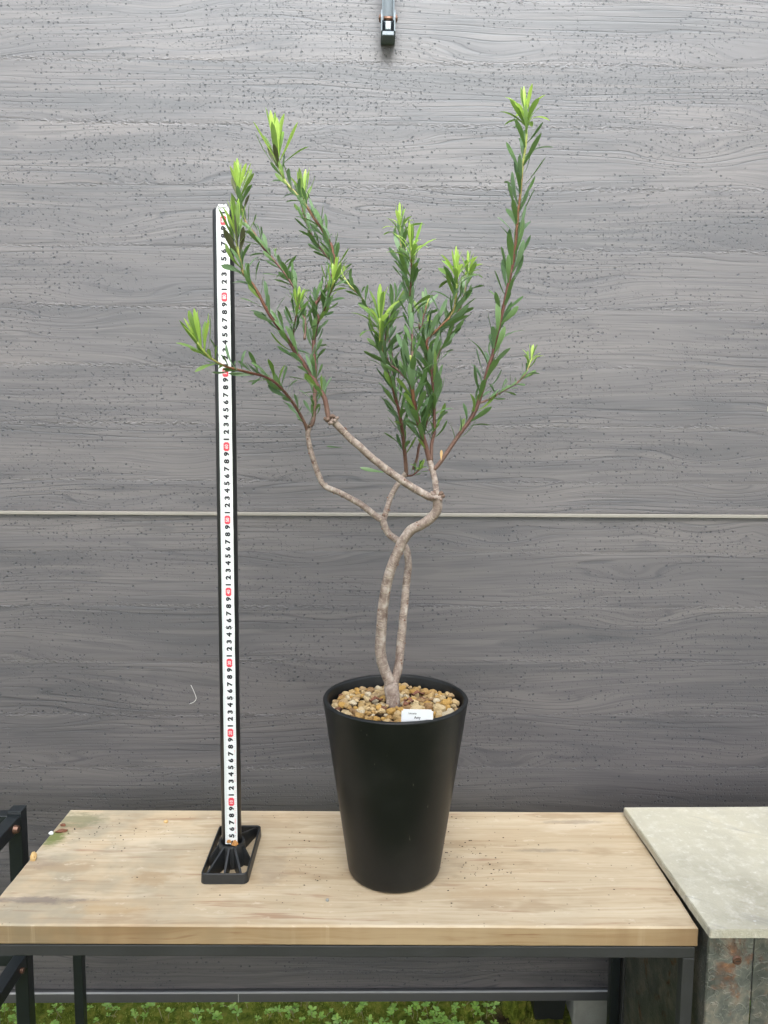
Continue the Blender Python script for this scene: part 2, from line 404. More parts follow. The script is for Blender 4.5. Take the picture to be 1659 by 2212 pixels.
def box(name, x0, x1, y0, y1, z0, z1, mat, parent=None, bev=.001, mtx=None, loc=None, seg=2):
    bm = bmesh.new(); add_box(bm, x0, x1, y0, y1, z0, z1, bev, seg, mtx)
    return from_bm(name, bm, mat, parent, loc=loc)

def lathe(prof, n=96, cx=0., cy=0.):
    V, Fc = [], []
    for r, z in prof:
        for i in range(n):
            a = 2*math.pi*i/n; V.append((cx+r*math.cos(a), cy+r*math.sin(a), z))
    for j in range(len(prof)-1):
        for i in range(n):
            k = (i+1) % n
            Fc.append((j*n+i, j*n+k, (j+1)*n+k, (j+1)*n+i))
    return V, Fc

def catmull(pts, step):
    P = [np.array(p, float) for p in pts]; P = [2*P[0]-P[1]] + P + [2*P[-1]-P[-2]]
    out = []
    for i in range(1, len(P)-2):
        a, b, c, d = P[i-1:i+3]
        n = max(1, int(np.linalg.norm((c-b)[:3])/step))
        for k in range(n):
            t = k/n
            out.append(.5*((2*b)+(c-a)*t+(2*a-5*b+4*c-d)*t*t+(3*b-a-3*c+d)*t**3))
    out.append(P[-2]); return np.array(out)

def tube(P, R, n=10, lump=0., seed=0, cap=True):
    V, Fc = [], []; P = [Vector(p) for p in P]
    t0 = (P[1]-P[0]).normalized(); nn = t0.orthogonal().normalized()
    for i, p in enumerate(P):
        t = (P[min(i+1, len(P)-1)]-P[max(i-1, 0)]).normalized()
        nn = (nn-t*nn.dot(t)).normalized(); bb = t.cross(nn)
        for k in range(n):
            a = 2*math.pi*k/n; d = nn*math.cos(a)+bb*math.sin(a)
            rr = R[i]
            if lump: rr *= 1+lump*(mnoise.noise(p*70+d*1.1+Vector((seed, 0, 0))))
            V.append(p+d*rr)
    for i in range(len(P)-1):
        for k in range(n):
            q = (k+1) % n
            Fc.append((i*n+k, i*n+q, (i+1)*n+q, (i+1)*n+k))
    if cap:
        Fc.append(tuple(range(n))[::-1]); Fc.append(tuple((len(P)-1)*n+k for k in range(n)))
    return V, Fc

_glyph = {}
def glyph(txt, bold=.02):
    """flat mesh of lettering from Blender's built-in font, unit cap height, centred"""
    key = (txt, bold)
    if key in _glyph: return _glyph[key]
    cu = bpy.data.curves.new('g', 'FONT'); cu.body = txt; cu.offset = bold; cu.resolution_u = 4
    o = bpy.data.objects.new('g', cu); COL.objects.link(o)
    dg = bpy.context.evaluated_depsgraph_get()
    me = bpy.data.meshes.new_from_object(o.evaluated_get(dg)); me.name = 'lettering'
    COL.objects.unlink(o); bpy.data.objects.remove(o)
    n = len(me.vertices); a = np.empty(n*3); me.vertices.foreach_get('co', a); a = a.reshape(-1, 3)
    lo, hi = a.min(0), a.max(0); a[:, 0] -= (lo[0]+hi[0])/2; a[:, 1] -= (lo[1]+hi[1])/2
    a[:, 2] = 0; a /= (hi[1]-lo[1])
    me.vertices.foreach_set('co', a.ravel()); me.update(); me.materials.clear(); me.materials.append(M['ink'])
    _glyph[key] = (me, (hi[0]-lo[0])/(hi[1]-lo[1])); return _glyph[key]

def place(name, me, mtx, parent, mat=None):
    """an object sharing a mesh, at a world matrix, under a parent that is only translated"""
    o = bpy.data.objects.new(name, me)
    o.matrix_local = Matrix.Translation(-origin(parent)) @ mtx if parent is not None else mtx
    link(o, parent)
    if mat is not None:
        o.material_slots[0].link = 'OBJECT'; o.material_slots[0].material = M[mat]
    return o

# ------------------------------------------------------------------ ground
GZ = -.545
def ground():
    V, Fc = [], []
    xs = [-150, -40, -12, -4, 4, 12, 40, 150]; ys = [-150, -40, -12, -4, -1, 1.30, 5, 12, 40, 150]
    for y in ys:
        for x in xs: V.append((x, y, GZ-.03))
    for j in range(len(ys)-1):
        for i in range(len(xs)-1):
            a = j*len(xs)+i; Fc.append((a, a+1, a+1+len(xs), a+len(xs)))
    props(mesh_obj('ground', V, Fc, 'ground'), kind='structure')
    # mossy earth that shows under the panels, uneven
    nx, ny = 260, 90; V, Fc = [], []
    for j in range(ny):
        for i in range(nx):
            x = -1.6+3.2*i/(nx-1); y = 1.0+1.3*j/(ny-1)
            q = Vector((x, y, 0))
            z = GZ+.012*mnoise.noise(q*6)+.010*mnoise.noise(q*19)+.006*mnoise.noise(q*47)+max(0, y-1.38)*.25
            e = min(1, j/6, (ny-1-j)/6, i/6, (nx-1-i)/6)
            V.append((x, y, z*e+(GZ-.05)*(1-e)))
    for j in range(ny-1):
        for i in range(nx-1):
            a = j*nx+i; Fc.append((a, a+1, a+1+nx, a+nx))
    props(mesh_obj('earth_bank', V, Fc, 'moss', smooth=True), kind='structure')
ground()
def gz(x, y):
    q = Vector((x, y, 0))
    return GZ+.012*mnoise.noise(q*6)+.010*mnoise.noise(q*19)+.006*mnoise.noise(q*47)+max(0, y-1.38)*.25

# ------------------------------------------------------------------ unseen roof on posts behind the camera, added to shade the lower wall
def added_shade_roof():
    bm = bmesh.new()
    add_box(bm, -9, 9, -3.8, ROOF_Y, ROOF_Z, ROOF_Z+.12, .01)
    add_box(bm, -9, 9, -4.0, -3.8, GZ-.03, .75, .01)
    for x in (-4.5, -1.6, 1.6, 4.5): add_box(bm, x-.06, x+.06, ROOF_Y-.25, ROOF_Y-.13, GZ-.03, ROOF_Z-.001, .005)
    props(from_bm('added_shade_roof', bm, 'concrete'), kind='structure')
ROOF_Y, ROOF_Z = -.90, 2.6
added_shade_roof()

# ------------------------------------------------------------------ panel wall
WY = 1.36
FX0, FX1 = -1.55, 1.55
wall = thing('panel_wall', (0, WY, GZ), 'grey wood-print panel wall of pitted horizontal boards behind the table', 'wall')
def board_mesh(h):
    """long board face with softly broken long edges"""
    nx = 220; V, Fc = [], []
    prof = [(.008, -h/2+.00002), (.00010, -h/2+.00002), (0, -h/2+.00012), (-.0002, -h/2+.006), (0, 0), (-.0002, h/2-.006), (0, h/2-.00012), (.00010, h/2-.00002), (.008, h/2-.00002)]
    m = len(prof)
    for i in range(nx+1):
        x = FX0+(FX1-FX0)*i/nx
        for k, (y, z) in enumerate(prof):
            dz = 0.
            V.append((x, y+.0004*mnoise.noise(Vector((x*3, z*25, 1.7))), z+dz))
    for i in range(nx):
        for k in range(m-1):
            a = i*m+k; Fc.append((a, a+m, a+m+1, a+1))
    me = bpy.data.meshes.new('board'); me.from_pydata([tuple(v) for v in V], [], Fc)
    me.materials.append(M['panel'])
    return me
bmesh_cache = {}
def board(z0, z1):
    h = round(z1-z0, 4)
    if h not in bmesh_cache: bmesh_cache[h] = board_mesh(h)
    place('board', bmesh_cache[h], Matrix.Translation((0, WY+random.uniform(-.00012, .00012), (z0+z1)/2)), wall)
rows = [.4785, .531, .631, .731, .831, .931, 1.031, 1.131, 1.231, 1.331, 1.4]
for a, b in zip(rows, rows[1:]): board(a, b)
rows = [.4705, .408, .308, .208, .108, .008, -.092, -.192, -.292, -.392, -.424]
for a, b in zip(rows, rows[1:]): board(b, a)
box('backing_sheet', FX0, FX1, WY+.010, WY+.018, -.424, 1.40, 'rail', wall, .0005)
box('trim_strip', FX0, FX1, WY-.006, WY+.009, .4712, .4777, 'trim', wall, .0012)
box('bottom_rail', FX0, FX1, WY-.010, WY+.024, -.4445, -.4275, 'rail', wall, .001)
box('rail_lip', FX0, FX1, WY-.010, WY-.0060, -.4272, -.4256, 'railtop', wall, .0004)
box('rail_joint', -.2465, -.2450, WY-.0106, WY-.0101, -.4440, -.4280, 'railtop', wall, 0)
box('top_cap', FX0, FX1, WY-.008, WY+.026, 1.4005, 1.418, 'rail', wall, .001)
for x in (-1.5, -.92, .92, 1.5):
    box('post', x-.02, x+.02, WY+.0185, WY+.058, GZ-.06, 1.40, 'rail', wall, .001)

# ------------------------------------------------------------------ steel arm at the top of the wall
def bracket():
    B0 = .009
    b = thing('bracket_arm', (.021, WY, 1.248+B0), 'slate blue steel channel arm bolted to the top of the wall', 'bracket')
    cx = .0212; w = .0117
    # foot plate and cheeks
    bm = bmesh.new()
    add_box(bm, cx-w, cx+w, WY-.004, WY-.0005, 1.250+B0, 1.300+B0, .0006)
    add_box(bm, cx-w+.002, cx+w-.002, WY-.032, WY-.004, 1.250+B0, 1.2565+B0, .001)
    from_bm('foot_plate', bm, 'bracket', b)
    for s in (-1, 1):
        bm = bmesh.new()
        pts = [(-.0042, 1.2505+B0), (-.026, 1.2505+B0), (-.034, 1.256+B0), (-.036, 1.276+B0), (-.030, 1.290+B0), (-.0042, 1.294+B0)]
        vs = [[bm.verts.new((cx+s*w-s*d, WY+y, z)) for y, z in pts] for d in (0, .0022)]
        bm.faces.new(vs[0]); bm.faces.new(vs[1][::-1])
        for i in range(len(pts)):
            j = (i+1) % len(pts); bm.faces.new((vs[0][i], vs[1][i], vs[1][j], vs[0][j]))
        from_bm('cheek', bm, 'bracket', b)
    mt = Matrix.Translation((cx, WY-.024, 1.278+B0)) @ Matrix.Rotation(math.radians(10), 4, 'X')
    bm = bmesh.new()
    for s in (-1, 1): add_box(bm, s*.0088-.0012, s*.0088+.0012, -.009, .009, -.004, .42, .0004, 1, mt)
    add_box(bm, -.0075, .0075, .0070, .0088, -.002, .42, .0003, 1, mt)
    from_bm('channel', bm, 'bracket', b)
    for zz, rr, mm in ((1.2785+B0, .0034, 'bolt'),):
        V, Fc = tube([(cx-w-.0035, WY-.026, zz), (cx+w+.0035, WY-.026, zz)], [rr, rr], 14)
        mesh_obj('pivot_bolt', V, Fc, mm, b, True)
    for s in (-1, 1):
        V, Fc = tube([(cx+s*(w+.0002), WY-.026, 1.2785+B0), (cx+s*(w+.0026), WY-.026, 1.2785+B0)], [.0062, .0055], 12)
        mesh_obj('bolt_head', V, Fc, 'bolt', b)
    box('spacer', cx-.0045, cx+.0045, WY-.030, WY-.012, 1.2600+B0, 1.2730+B0, 'zinc', b, .001)
bracket()

# ------------------------------------------------------------------ table
PSI = -.0102
TC, TS = math.cos(PSI), math.sin(PSI)
TL, TD, TH = .91, .2977, .0265
fr = Vector((.4141, .9128, 0)); ex = Vector((TC, TS, 0)); ey = Vector((-TS, TC, 0))
tcen = fr-ex*TL/2+ey*TD/2
TM = Matrix(((TC, -TS, 0, tcen.x), (TS, TC, 0, tcen.y), (0, 0, 1, 0), (0, 0, 0, 1)))
table = bpy.data.objects.new('wooden_table', None); table.matrix_world = TM @ Matrix.Translation((0, 0, GZ)); link(table)
table.empty_display_size = .02
props(table, 'long low table with a weathered pale wooden top on a thin steel frame', 'table')
def tpart(name, bm, mat):
    me = bpy.data.meshes.new(name); bmesh.ops.translate(bm, verts=bm.verts, vec=(0, 0, -GZ))
    bmesh.ops.recalc_face_normals(bm, faces=bm.faces); bm.to_mesh(me); bm.free(); me.materials.append(M[mat])
    return link(bpy.data.objects.new(name, me), table)
def table_top():
    nx, ny = 180, 44; V, Fc = [], []
    hx, hy = TL/2, TD/2
    def P(x, y, z):
        # nibbled, slightly rounded edges
        ed = min(hx-abs(x), hy-abs(y))
        if ed < .006:
            k = mnoise.noise(Vector((x*38, y*38, z*60))); k2 = max(0, mnoise.noise(Vector((x*14+5, y*14, 2)))-.35)
            f = (.0007*k-.0035*k2)*(1-ed/.006)
            if hx-abs(x) < .006: x += math.copysign(f, x)
            if hy-abs(y) < .006: y += math.copysign(f*.7, y)
        return (x, y, z)
    us = [-hx, -hx+.0007, -hx+.0022]+[-hx+.005+(TL-.010)*i/nx for i in range(nx+1)]+[hx-.0022, hx-.0007, hx]
    vs = [-hy, -hy+.0007, -hy+.0022]+[-hy+.005+(TD-.010)*i/ny for i in range(ny+1)]+[hy-.0022, hy-.0007, hy]
    def zt(x, y):
        e = max(0, .0022-min(hx-abs(x), hy-abs(y)))
        return -e*e/.0022*1.05+.00025*mnoise.noise(Vector((x*4, y*60, 0)))
    n1, n2 = len(us), len(vs)
    for y in vs:
        for x in us: V.append(P(x, y, zt(x, y)))
    for j in range(n2-1):
        for i in range(n1-1):
            a = j*n1+i; Fc.append((a, a+1, a+1+n1, a+n1))
    rim = [(i, 0) for i in range(n1)]+[(n1-1, j) for j in range(1, n2)]+[(i, n2-1) for i in range(n1-2, -1, -1)]+[(0, j) for j in range(n2-2, 0, -1)]
    top = [j*n1+i for i, j in rim]; rings = [top]
    for z in (-.006, -.014, -TH+.0015, -TH):
        st = len(V)
        for i, j in rim:
            x, y = us[i], vs[j]; s = .0012 if z == -TH else 0
            V.append(P(x-math.copysign(s, x), y-math.copysign(s, y), z))
        rings.append(list(range(st, len(V))))
    for a, b in zip(rings, rings[1:]):
        for k in range(len(a)):
            q = (k+1) % len(a); Fc.append((a[q], a[k], b[k], b[q]))
    Fc.append(tuple(rings[-1][::-1]))
    me = bpy.data.meshes.new('table_top'); me.from_pydata(V, [], Fc); me.materials.append(M['table']); me.materials.append(M['table_edge'])
    o = bpy.data.objects.new('table_top', me)
    nt_ = (n1-1)*(n2-1)
    for p in me.polygons:
        if p.index >= nt_: p.material_index = 1
    me.validate(); link(o, table); o.location = (0, 0, -GZ)
table_top()
hx, hy = TL/2-.0015, TD/2-.0015; ft = -TH-.0016; q = .0152
for nm, a in (('front_rail', (-hx, hx, -hy, -hy+q, ft-q, ft)), ('back_rail', (-hx, hx, hy-q, hy, ft-q, ft)),
              ('side_rail', (hx-q, hx, -hy+q+.0003, hy-q-.0003, ft-q, ft)), ('side_rail', (-hx, -hx+q, -hy+q+.0003, hy-q-.0003, ft-q, ft))):
    bm = bmesh.new(); add_box(bm, *a, .0012); tpart(nm, bm, 'steel')
for sx in (-1, 1):
    for sy in (-1, 1):
        x0 = hx-q if sx > 0 else -hx; y0 = hy-q if sy > 0 else -hy
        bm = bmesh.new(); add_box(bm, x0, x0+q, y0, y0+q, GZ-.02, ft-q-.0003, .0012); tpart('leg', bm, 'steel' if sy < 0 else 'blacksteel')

# ------------------------------------------------------------------ stand on the right with a cement slab
st = thing('side_stand', (.70, 1.04, GZ), 'rusty galvanised metal stand at the right, carrying a pale slab', 'stand')
sm = Matrix.Translation((0, 0, 0))
def slabbox():
    bm = bmesh.new()
    c = [(.4169, .8856), (1.02, .8900), (1.015, 1.203), (.4114, 1.1985)]
    lo = [bm.verts.new((x, y, .0030)) for x, y in c]; hi = [bm.verts.new((x, y, .0145)) for x, y in c]
    bm.faces.new(hi); bm.faces.new(lo[::-1])
    for i in range(4): bm.faces.new((lo[i], lo[(i+1) % 4], hi[(i+1) % 4], hi[i]))
    bmesh.ops.subdivide_edges(bm, edges=bm.edges, cuts=14, use_grid_fill=True)
    for v in bm.verts:
        n = mnoise.noise(v.co*33)
        v.co += Vector((.0008*n, .0008*mnoise.noise(v.co*41+Vector((3, 0, 0))), 0))
    es = [e for e in bm.edges if len(e.link_faces) == 2 and e.calc_face_angle(0) > .8]
    bmesh.ops.bevel(bm, geom=es, offset=.0012, segments=2, affect='EDGES')
    return bm
o = from_bm('slab', slabbox(), 'slab', None, loc=(.70, 1.04, .003))
props(o, 'pale grey-green cement slab lying on the rusty stand at the right', 'slab')
box('corner_post', .4235, .4795, .9005, .9025, GZ-.02, .0020, 'rust', st, .0006)
box('front_panel', .4808, 1.0, .9005, .9025, GZ-.02, .0020, 'rust2', st, .0006)
box('side_panel', .4215, .4234, .9005, 1.186, GZ-.02, .0020, 'dark_plate', st, .0005)
box('back_post', .4180, .4400, 1.1865, 1.2150, GZ-.02, -.003, 'steel', st, .001)
box('side_panel', .9985, 1.0005, .9030, 1.186, GZ-.02, .0020, 'dark_plate', st, .0005)
box('inner_shelf', .4237, .998, .9030, 1.186, -.012, -.002, 'dark_plate', st, .0005)
V, Fc = tube([(.4600, .9006, -.036), (.4600, .8985, -.036)], [.0062, .0048], 18); mesh_obj('screw', V, Fc, 'bolt', st)
box('screw_slot', .4570, .4630, .89815, .89845, -.0366, -.0354, 'crumb', st, 0)

# ------------------------------------------------------------------ black rack at the left
rk = thing('steel_rack', (-.575, 1.211, GZ), 'black square-tube steel rack at the left edge beside the table', 'rack')
px0, px1 = -.5865, -.5645
for (ax, ay) in ((px0, 1.2), (px0, .45), (px0-.6, 1.2), (px0-.6, .45)):
    box('post', ax, ax+.022, ay, ay+.022, GZ-.02, .0035, 'blacksteel', rk, .0012)
    box('post_cap', ax-.0004, ax+.0224, ay-.0004, ay+.0224, .0037, .0062, 'blacksteel', rk, .0008)
for z in (-.022, -.262):
    box('side_rail', px0+.0008, px1-.0008, .4723, 1.1997, z, z+.022, 'blacksteel', rk, .0012)
    box('back_rail', px0-.5777, px0-.0003, 1.2008, 1.2212, z, z+.0205, 'blacksteel', rk, .0012)
V, Fc = tube([(px1-.0009, 1.178, -.012), (px1+.0060, 1.178, -.012)], [.0072, .0055], 10); mesh_obj('rusty_bolt', V, Fc, 'bolt', rk)
V, Fc = tube([(px1-.0009, 1.178, -.252), (px1+.0040, 1.178, -.252)], [.0045, .0045], 10); mesh_obj('rusty_bolt', V, Fc, 'bolt', rk)

# ------------------------------------------------------------------ things under and behind the wall foot
o = box('concrete_block', .396, .56, 1.392, 1.52, GZ-.05, -.452, 'concrete', None, .004, loc=(.48, 1.45, GZ))
props(o, 'plain grey concrete block under the wall at the lower right', 'block')
def square_pot():
    bm = bmesh.new(); a, b, t = .036, .026, .0025
    cx, cy, z0, z1 = .353, 1.437, gz(.353, 1.42)-.012, -.449
    def ring(h, z): return [bm.verts.new((cx+sx*h, cy+sy*h, z)) for sx, sy in ((-1, -1), (1, -1), (1, 1), (-1, 1))]
    o0, o1, i1, i0 = ring(b, z0), ring(a, z1), ring(a-t, z1), ring(b-t, z0+.006)
    bm.faces.new(o0[::-1]); bm.faces.new(i0)
    for p, q_ in ((o0, o1), (o1, i1), (i1, i0)):
        for i in range(4): bm.faces.new((p[i], p[(i+1) % 4], q_[(i+1) % 4], q_[i]))
    o = from_bm('square_pot', bm, 'foot', None, loc=(cx, cy, z0))
    props(o, 'small black square plastic pot beside the concrete block under the wall', 'pot')
square_pot()
def rock(name, c, r, mat, seed, label, cat):
    bm = bmesh.new(); bmesh.ops.create_icosphere(bm, subdivisions=4, radius=1)
    for v in bm.verts:
        k = 1+.35*mnoise.noise(v.co*1.3+Vector((seed, 0, 0)))+.12*mnoise.noise(v.co*4+Vector((0, seed, 0)))+.05*mnoise.noise(v.co*11)
        v.co = Vector((c[0]+v.co.x*r[0]*k, c[1]+v.co.y*r[1]*k, c[2]+v.co.z*r[2]*k))
    o = from_bm(name, bm, mat, None, True, loc=(c[0], c[1], c[2]-r[2])); return props(o, label, cat)
rock('mossy_stone', (.288, 1.43, -.505), (.024, .03, .05), 'moss', 4, 'mossy upright stone left of the small black square pot under the wall', 'stone')

def weeds():
    V, Fc = [], []; SV, SF = [], []
    rng = random.Random(5)
    for n in range(1500):
        x = rng.uniform(-.95, .95) if n < 1250 else rng.gauss(.16, .09); y = rng.uniform(1.37, 1.66)
        if .25 < x < .58 and y < 1.55: continue
        z = gz(x, y); base = Vector((x, y, z)); hgt = rng.uniform(.006, .03)
        top = base+Vector((rng.uniform(-.012, .012), rng.uniform(-.02, .004), hgt))
        v, f = tube([base-Vector((0, 0, .004)), (base+top)/2+Vector((rng.uniform(-.004, .004), 0, 0)), top], [.0007]*3, 4, cap=False)
        o = len(SV); SV += v; SF += [tuple(i+o for i in q_) for q_ in f]
        k = rng.randint(5, 9); L0 = rng.uniform(.0045, .0110)
        for i in range(k):
            a = i*2.4+rng.uniform(-.3, .3); el = rng.uniform(.05, .7); L = L0*rng.uniform(.7, 1.25)
            d = Vector((math.cos(a)*math.cos(el), math.sin(a)*math.cos(el), math.sin(el)))
            s = d.cross(Vector((0, 0, 1))).normalized(); u = s.cross(d)
            o = len(V); wd = L*rng.uniform(.24, .36)
            V += [top, top+d*L*.45+s*wd*.7+u*.001, top+d*L*.8+s*wd+u*.0012, top+d*L*1.08, top+d*L*.8-s*wd+u*.0012, top+d*L*.45-s*wd*.7+u*.001, top+d*L*.75]
            Fc += [(o, o+1, o+6), (o+1, o+2, o+6), (o+2, o+3, o+6), (o+3, o+4, o+6), (o+4, o+5, o+6), (o+5, o, o+6)]
    props(mesh_obj('weeds', V, Fc, 'weed', smooth=True), 'small bright green weeds growing in the moss under the wall', 'weeds', kind='stuff')
    props(mesh_obj('weed_stalks', SV, SF, 'weedstem', smooth=True), 'thin pale stalks of the weeds under the wall', 'weeds', kind='stuff')
    V, Fc = [], []
    for n in range(26000):
        x = rng.uniform(-.95, .95); y = rng.uniform(1.36, 1.62)
        if mnoise.noise(Vector((x*9, y*9, 3))) < -.12: continue
        z = gz(x, y)-.001; a = rng.uniform(0, 6.28); h = rng.uniform(.003, .008); l = rng.uniform(0, .004); b = rng.uniform(0, 6.28)
        c, s = math.cos(a)*.0009, math.sin(a)*.0009; o = len(V)
        V += [(x-c, y-s, z), (x+c, y+s, z), (x+math.cos(b)*l, y+math.sin(b)*l, z+h)]; Fc.append((o, o+1, o+2))
    props(mesh_obj('moss', V, Fc, 'mosstuft'), 'olive and yellow-green moss on the earth under the wall', 'moss', kind='stuff')
weeds()

# ------------------------------------------------------------------ measuring pole
TX, TY, TLX, TLY, Z0 = -.1977, 1.0471, -.0041, .0231, -.002      # tape line: point at z = 0 and lean per metre
pd = Vector((TLX, TLY, 1)).normalized()
def tp(z, dx=0., dn=0.):
    """point on the tape face at height mark z (m), dx to the right, dn towards the viewer"""
    return Vector((TX+TLX*z+dx, TY+TLY*z-dn, z+Z0))
pole = thing('measuring_pole', (TX, TY+.0145, 0), 'black measuring pole with a white tape on it, standing left of the pot', 'measuring pole')
PR = .0140
def pipe():
    P = [tp(z, -.0022, -PR-.0009) for z in (.012, .3, .6, .9, .9155, .9170)]
    V, Fc = tube(P, [PR]*4+[PR, PR-.0012], 40)
    mesh_obj('pipe', V, Fc, 'pipe', pole, True)
pipe()
HW = .0086
def tape():
    V, Fc = [], []; n = 230
    rng = random.Random(3)
    for i in range(n+1):
        z = .0375+(.9180-.0375)*i/n
        wl = HW+.00025*mnoise.noise(Vector((z*30, 0, 0)))-.0010*max(0, mnoise.noise(Vector((z*17, 5, 0)))-.45)
        wr = HW+.00025*mnoise.noise(Vector((z*30, 9, 0)))-.0010*max(0, mnoise.noise(Vector((z*17, 7, 0)))-.45)
        k = 1.
        if z > .9165: k = .8
        V += [tp(z, -wl*k, -.0004), tp(z, 0, 0), tp(z, wr*k, -.0004), tp(z, wr*k, -.0009), tp(z, 0, -.0006), tp(z, -wl*k, -.0009)]
    for i in range(n):
        for k in range(6):
            a = i*6+k; b = i*6+(k+1) % 6; Fc.append((a, b, b+6, a+6))
    t = mesh_obj('tape', V, Fc, 'tape', pole)
    # ticks: millimetres on the left edge, coarser ones on the right
    V, Fc = [], []
    def quad(z, x0, x1, h, dn=.00035):
        o = len(V); V.extend([tp(z-h/2, x0, dn), tp(z-h/2, x1, dn), tp(z+h/2, x1, dn), tp(z+h/2, x0, dn)]); Fc.append((o, o+1, o+2, o+3))
    for mm in range(40, 917):
        z = mm/1000; L = .0064 if mm % 10 == 0 else (.0042 if mm % 5 == 0 else .0031)
        quad(z, -HW+.0006, -HW+L, .00026)
        if mm % 3 == 0: quad(z, HW-.0006-(.0024 if mm % 30 else .0042), HW-.0006, .0003)
    props(mesh_obj('tick_marks', V, Fc, 'tick', t), kind='stuff')
    base = Matrix(((0, -1, 0, 0), (0, 0, -1, 0), (1, 0, 0, 0), (0, 0, 0, 1)))   # text x -> up, text y -> left, normal -> viewer
    def num(txt, z, mat, dn, h, sx, dx=.0009, b=.055):
        me, asp = glyph(txt, b)
        m = Matrix.Translation(tp(z, dx, dn)) @ base @ Matrix.Diagonal((h*sx, h, 1, 1))
        place('numeral', me, m, t, mat)
    tri = bpy.data.meshes.new('five_mark'); tri.from_pydata([(0, -1, 0), (1.3, 0, 0), (0, 1, 0)], [], [(0, 1, 2)]); tri.materials.append(M['ink'])
    for cm in range(4, 92):
        z = cm/100
        if cm % 10 == 0:
            bm = bmesh.new(); h_, w_ = .00595, .0039; c = tp(z, .0009, .0006)
            add_box(bm, c.x-w_, c.x+w_, c.y, c.y+.0004, c.z-h_, c.z+h_, 0)
            es = [e for e in bm.edges if abs((e.verts[0].co-e.verts[1].co).normalized().y) > .9]
            bmesh.ops.bevel(bm, geom=es, offset=.0013, segments=3, affect='EDGES')
            from_bm('red_block', bm, 'red', t)
            num(str(cm), z, 'tape', .00085, .0047, .92, b=.012)
        else:
            num(str(cm % 10), z, 'ink', .00035, .0074, 1.2 if cm % 10 != 1 else 1.1)
            if cm % 10 == 5:
                for s in (-1, 1):
                    m = Matrix.Translation(tp(z, .0009+s*.0046, .00035)) @ Matrix(((s, 0, 0, 0), (0, 0, -1, 0), (0, 1, 0, 0), (0, 0, 0, 1))) @ Matrix.Scale(.00075, 4)
                    place('five_mark', tri, m, t)
    # faded red print near the bottom and two red dashes
    V, Fc = [], []
    rng = random.Random(8)
    for z in np.arange(.052, .098, .0013):
        if rng.random() < .65: quad(z, .0048+rng.uniform(0, .001), .0058+rng.uniform(0, .0012), .0007)
    for z in np.arange(.112, .175, .0012):
        if rng.random() < .6: quad(z, .0056+rng.uniform(0, .0008), .0064+rng.uniform(0, .001), .0006)
    for s in (-.0058, .0050): quad(.455, s-.0012, s+.0012, .0006)
    mesh_obj('faded_print', V, Fc, 'pink', t)
    # rusty crumpled flakes at the torn lower end, pale crumple at the top
    for k in range(9):
        bm = bmesh.new(); bmesh.ops.create_icosphere(bm, subdivisions=2, radius=1)
        for v in bm.verts:
            kk = 1+.6*mnoise.noise(v.co*1.6+Vector((k*3, 0, 0)))
            v.co = v.co*kk
        s = rng.uniform(.0014, .0030)
        c = tp(.037+rng.uniform(-.001, .007)*(1 if k < 6 else .2), rng.uniform(-.007, .008), .0010)
        for v in bm.verts: v.co = Vector((c.x+v.co.x*s*1.3, c.y+v.co.y*s*.5, c.z+v.co.z*s))
        from_bm('rusty_flake', bm, 'rustbit', t, False)
    for k in range(5):
        bm = bmesh.new(); bmesh.ops.create_icosphere(bm, subdivisions=2, radius=1)
        c = tp(.9180+rng.uniform(-.001, .001), -.004+k*.002, .0005); s = rng.uniform(.0014, .002)
        for v in bm.verts:
            kk = 1+.5*mnoise.noise(v.co*1.6+Vector((k*5, 2, 0))); v.co = Vector((c.x+v.co.x*s*kk, c.y+v.co.y*s*.6*kk, c.z+v.co.z*s*kk))
        from_bm('crumpled_end', bm, 'tape', t)
tape()

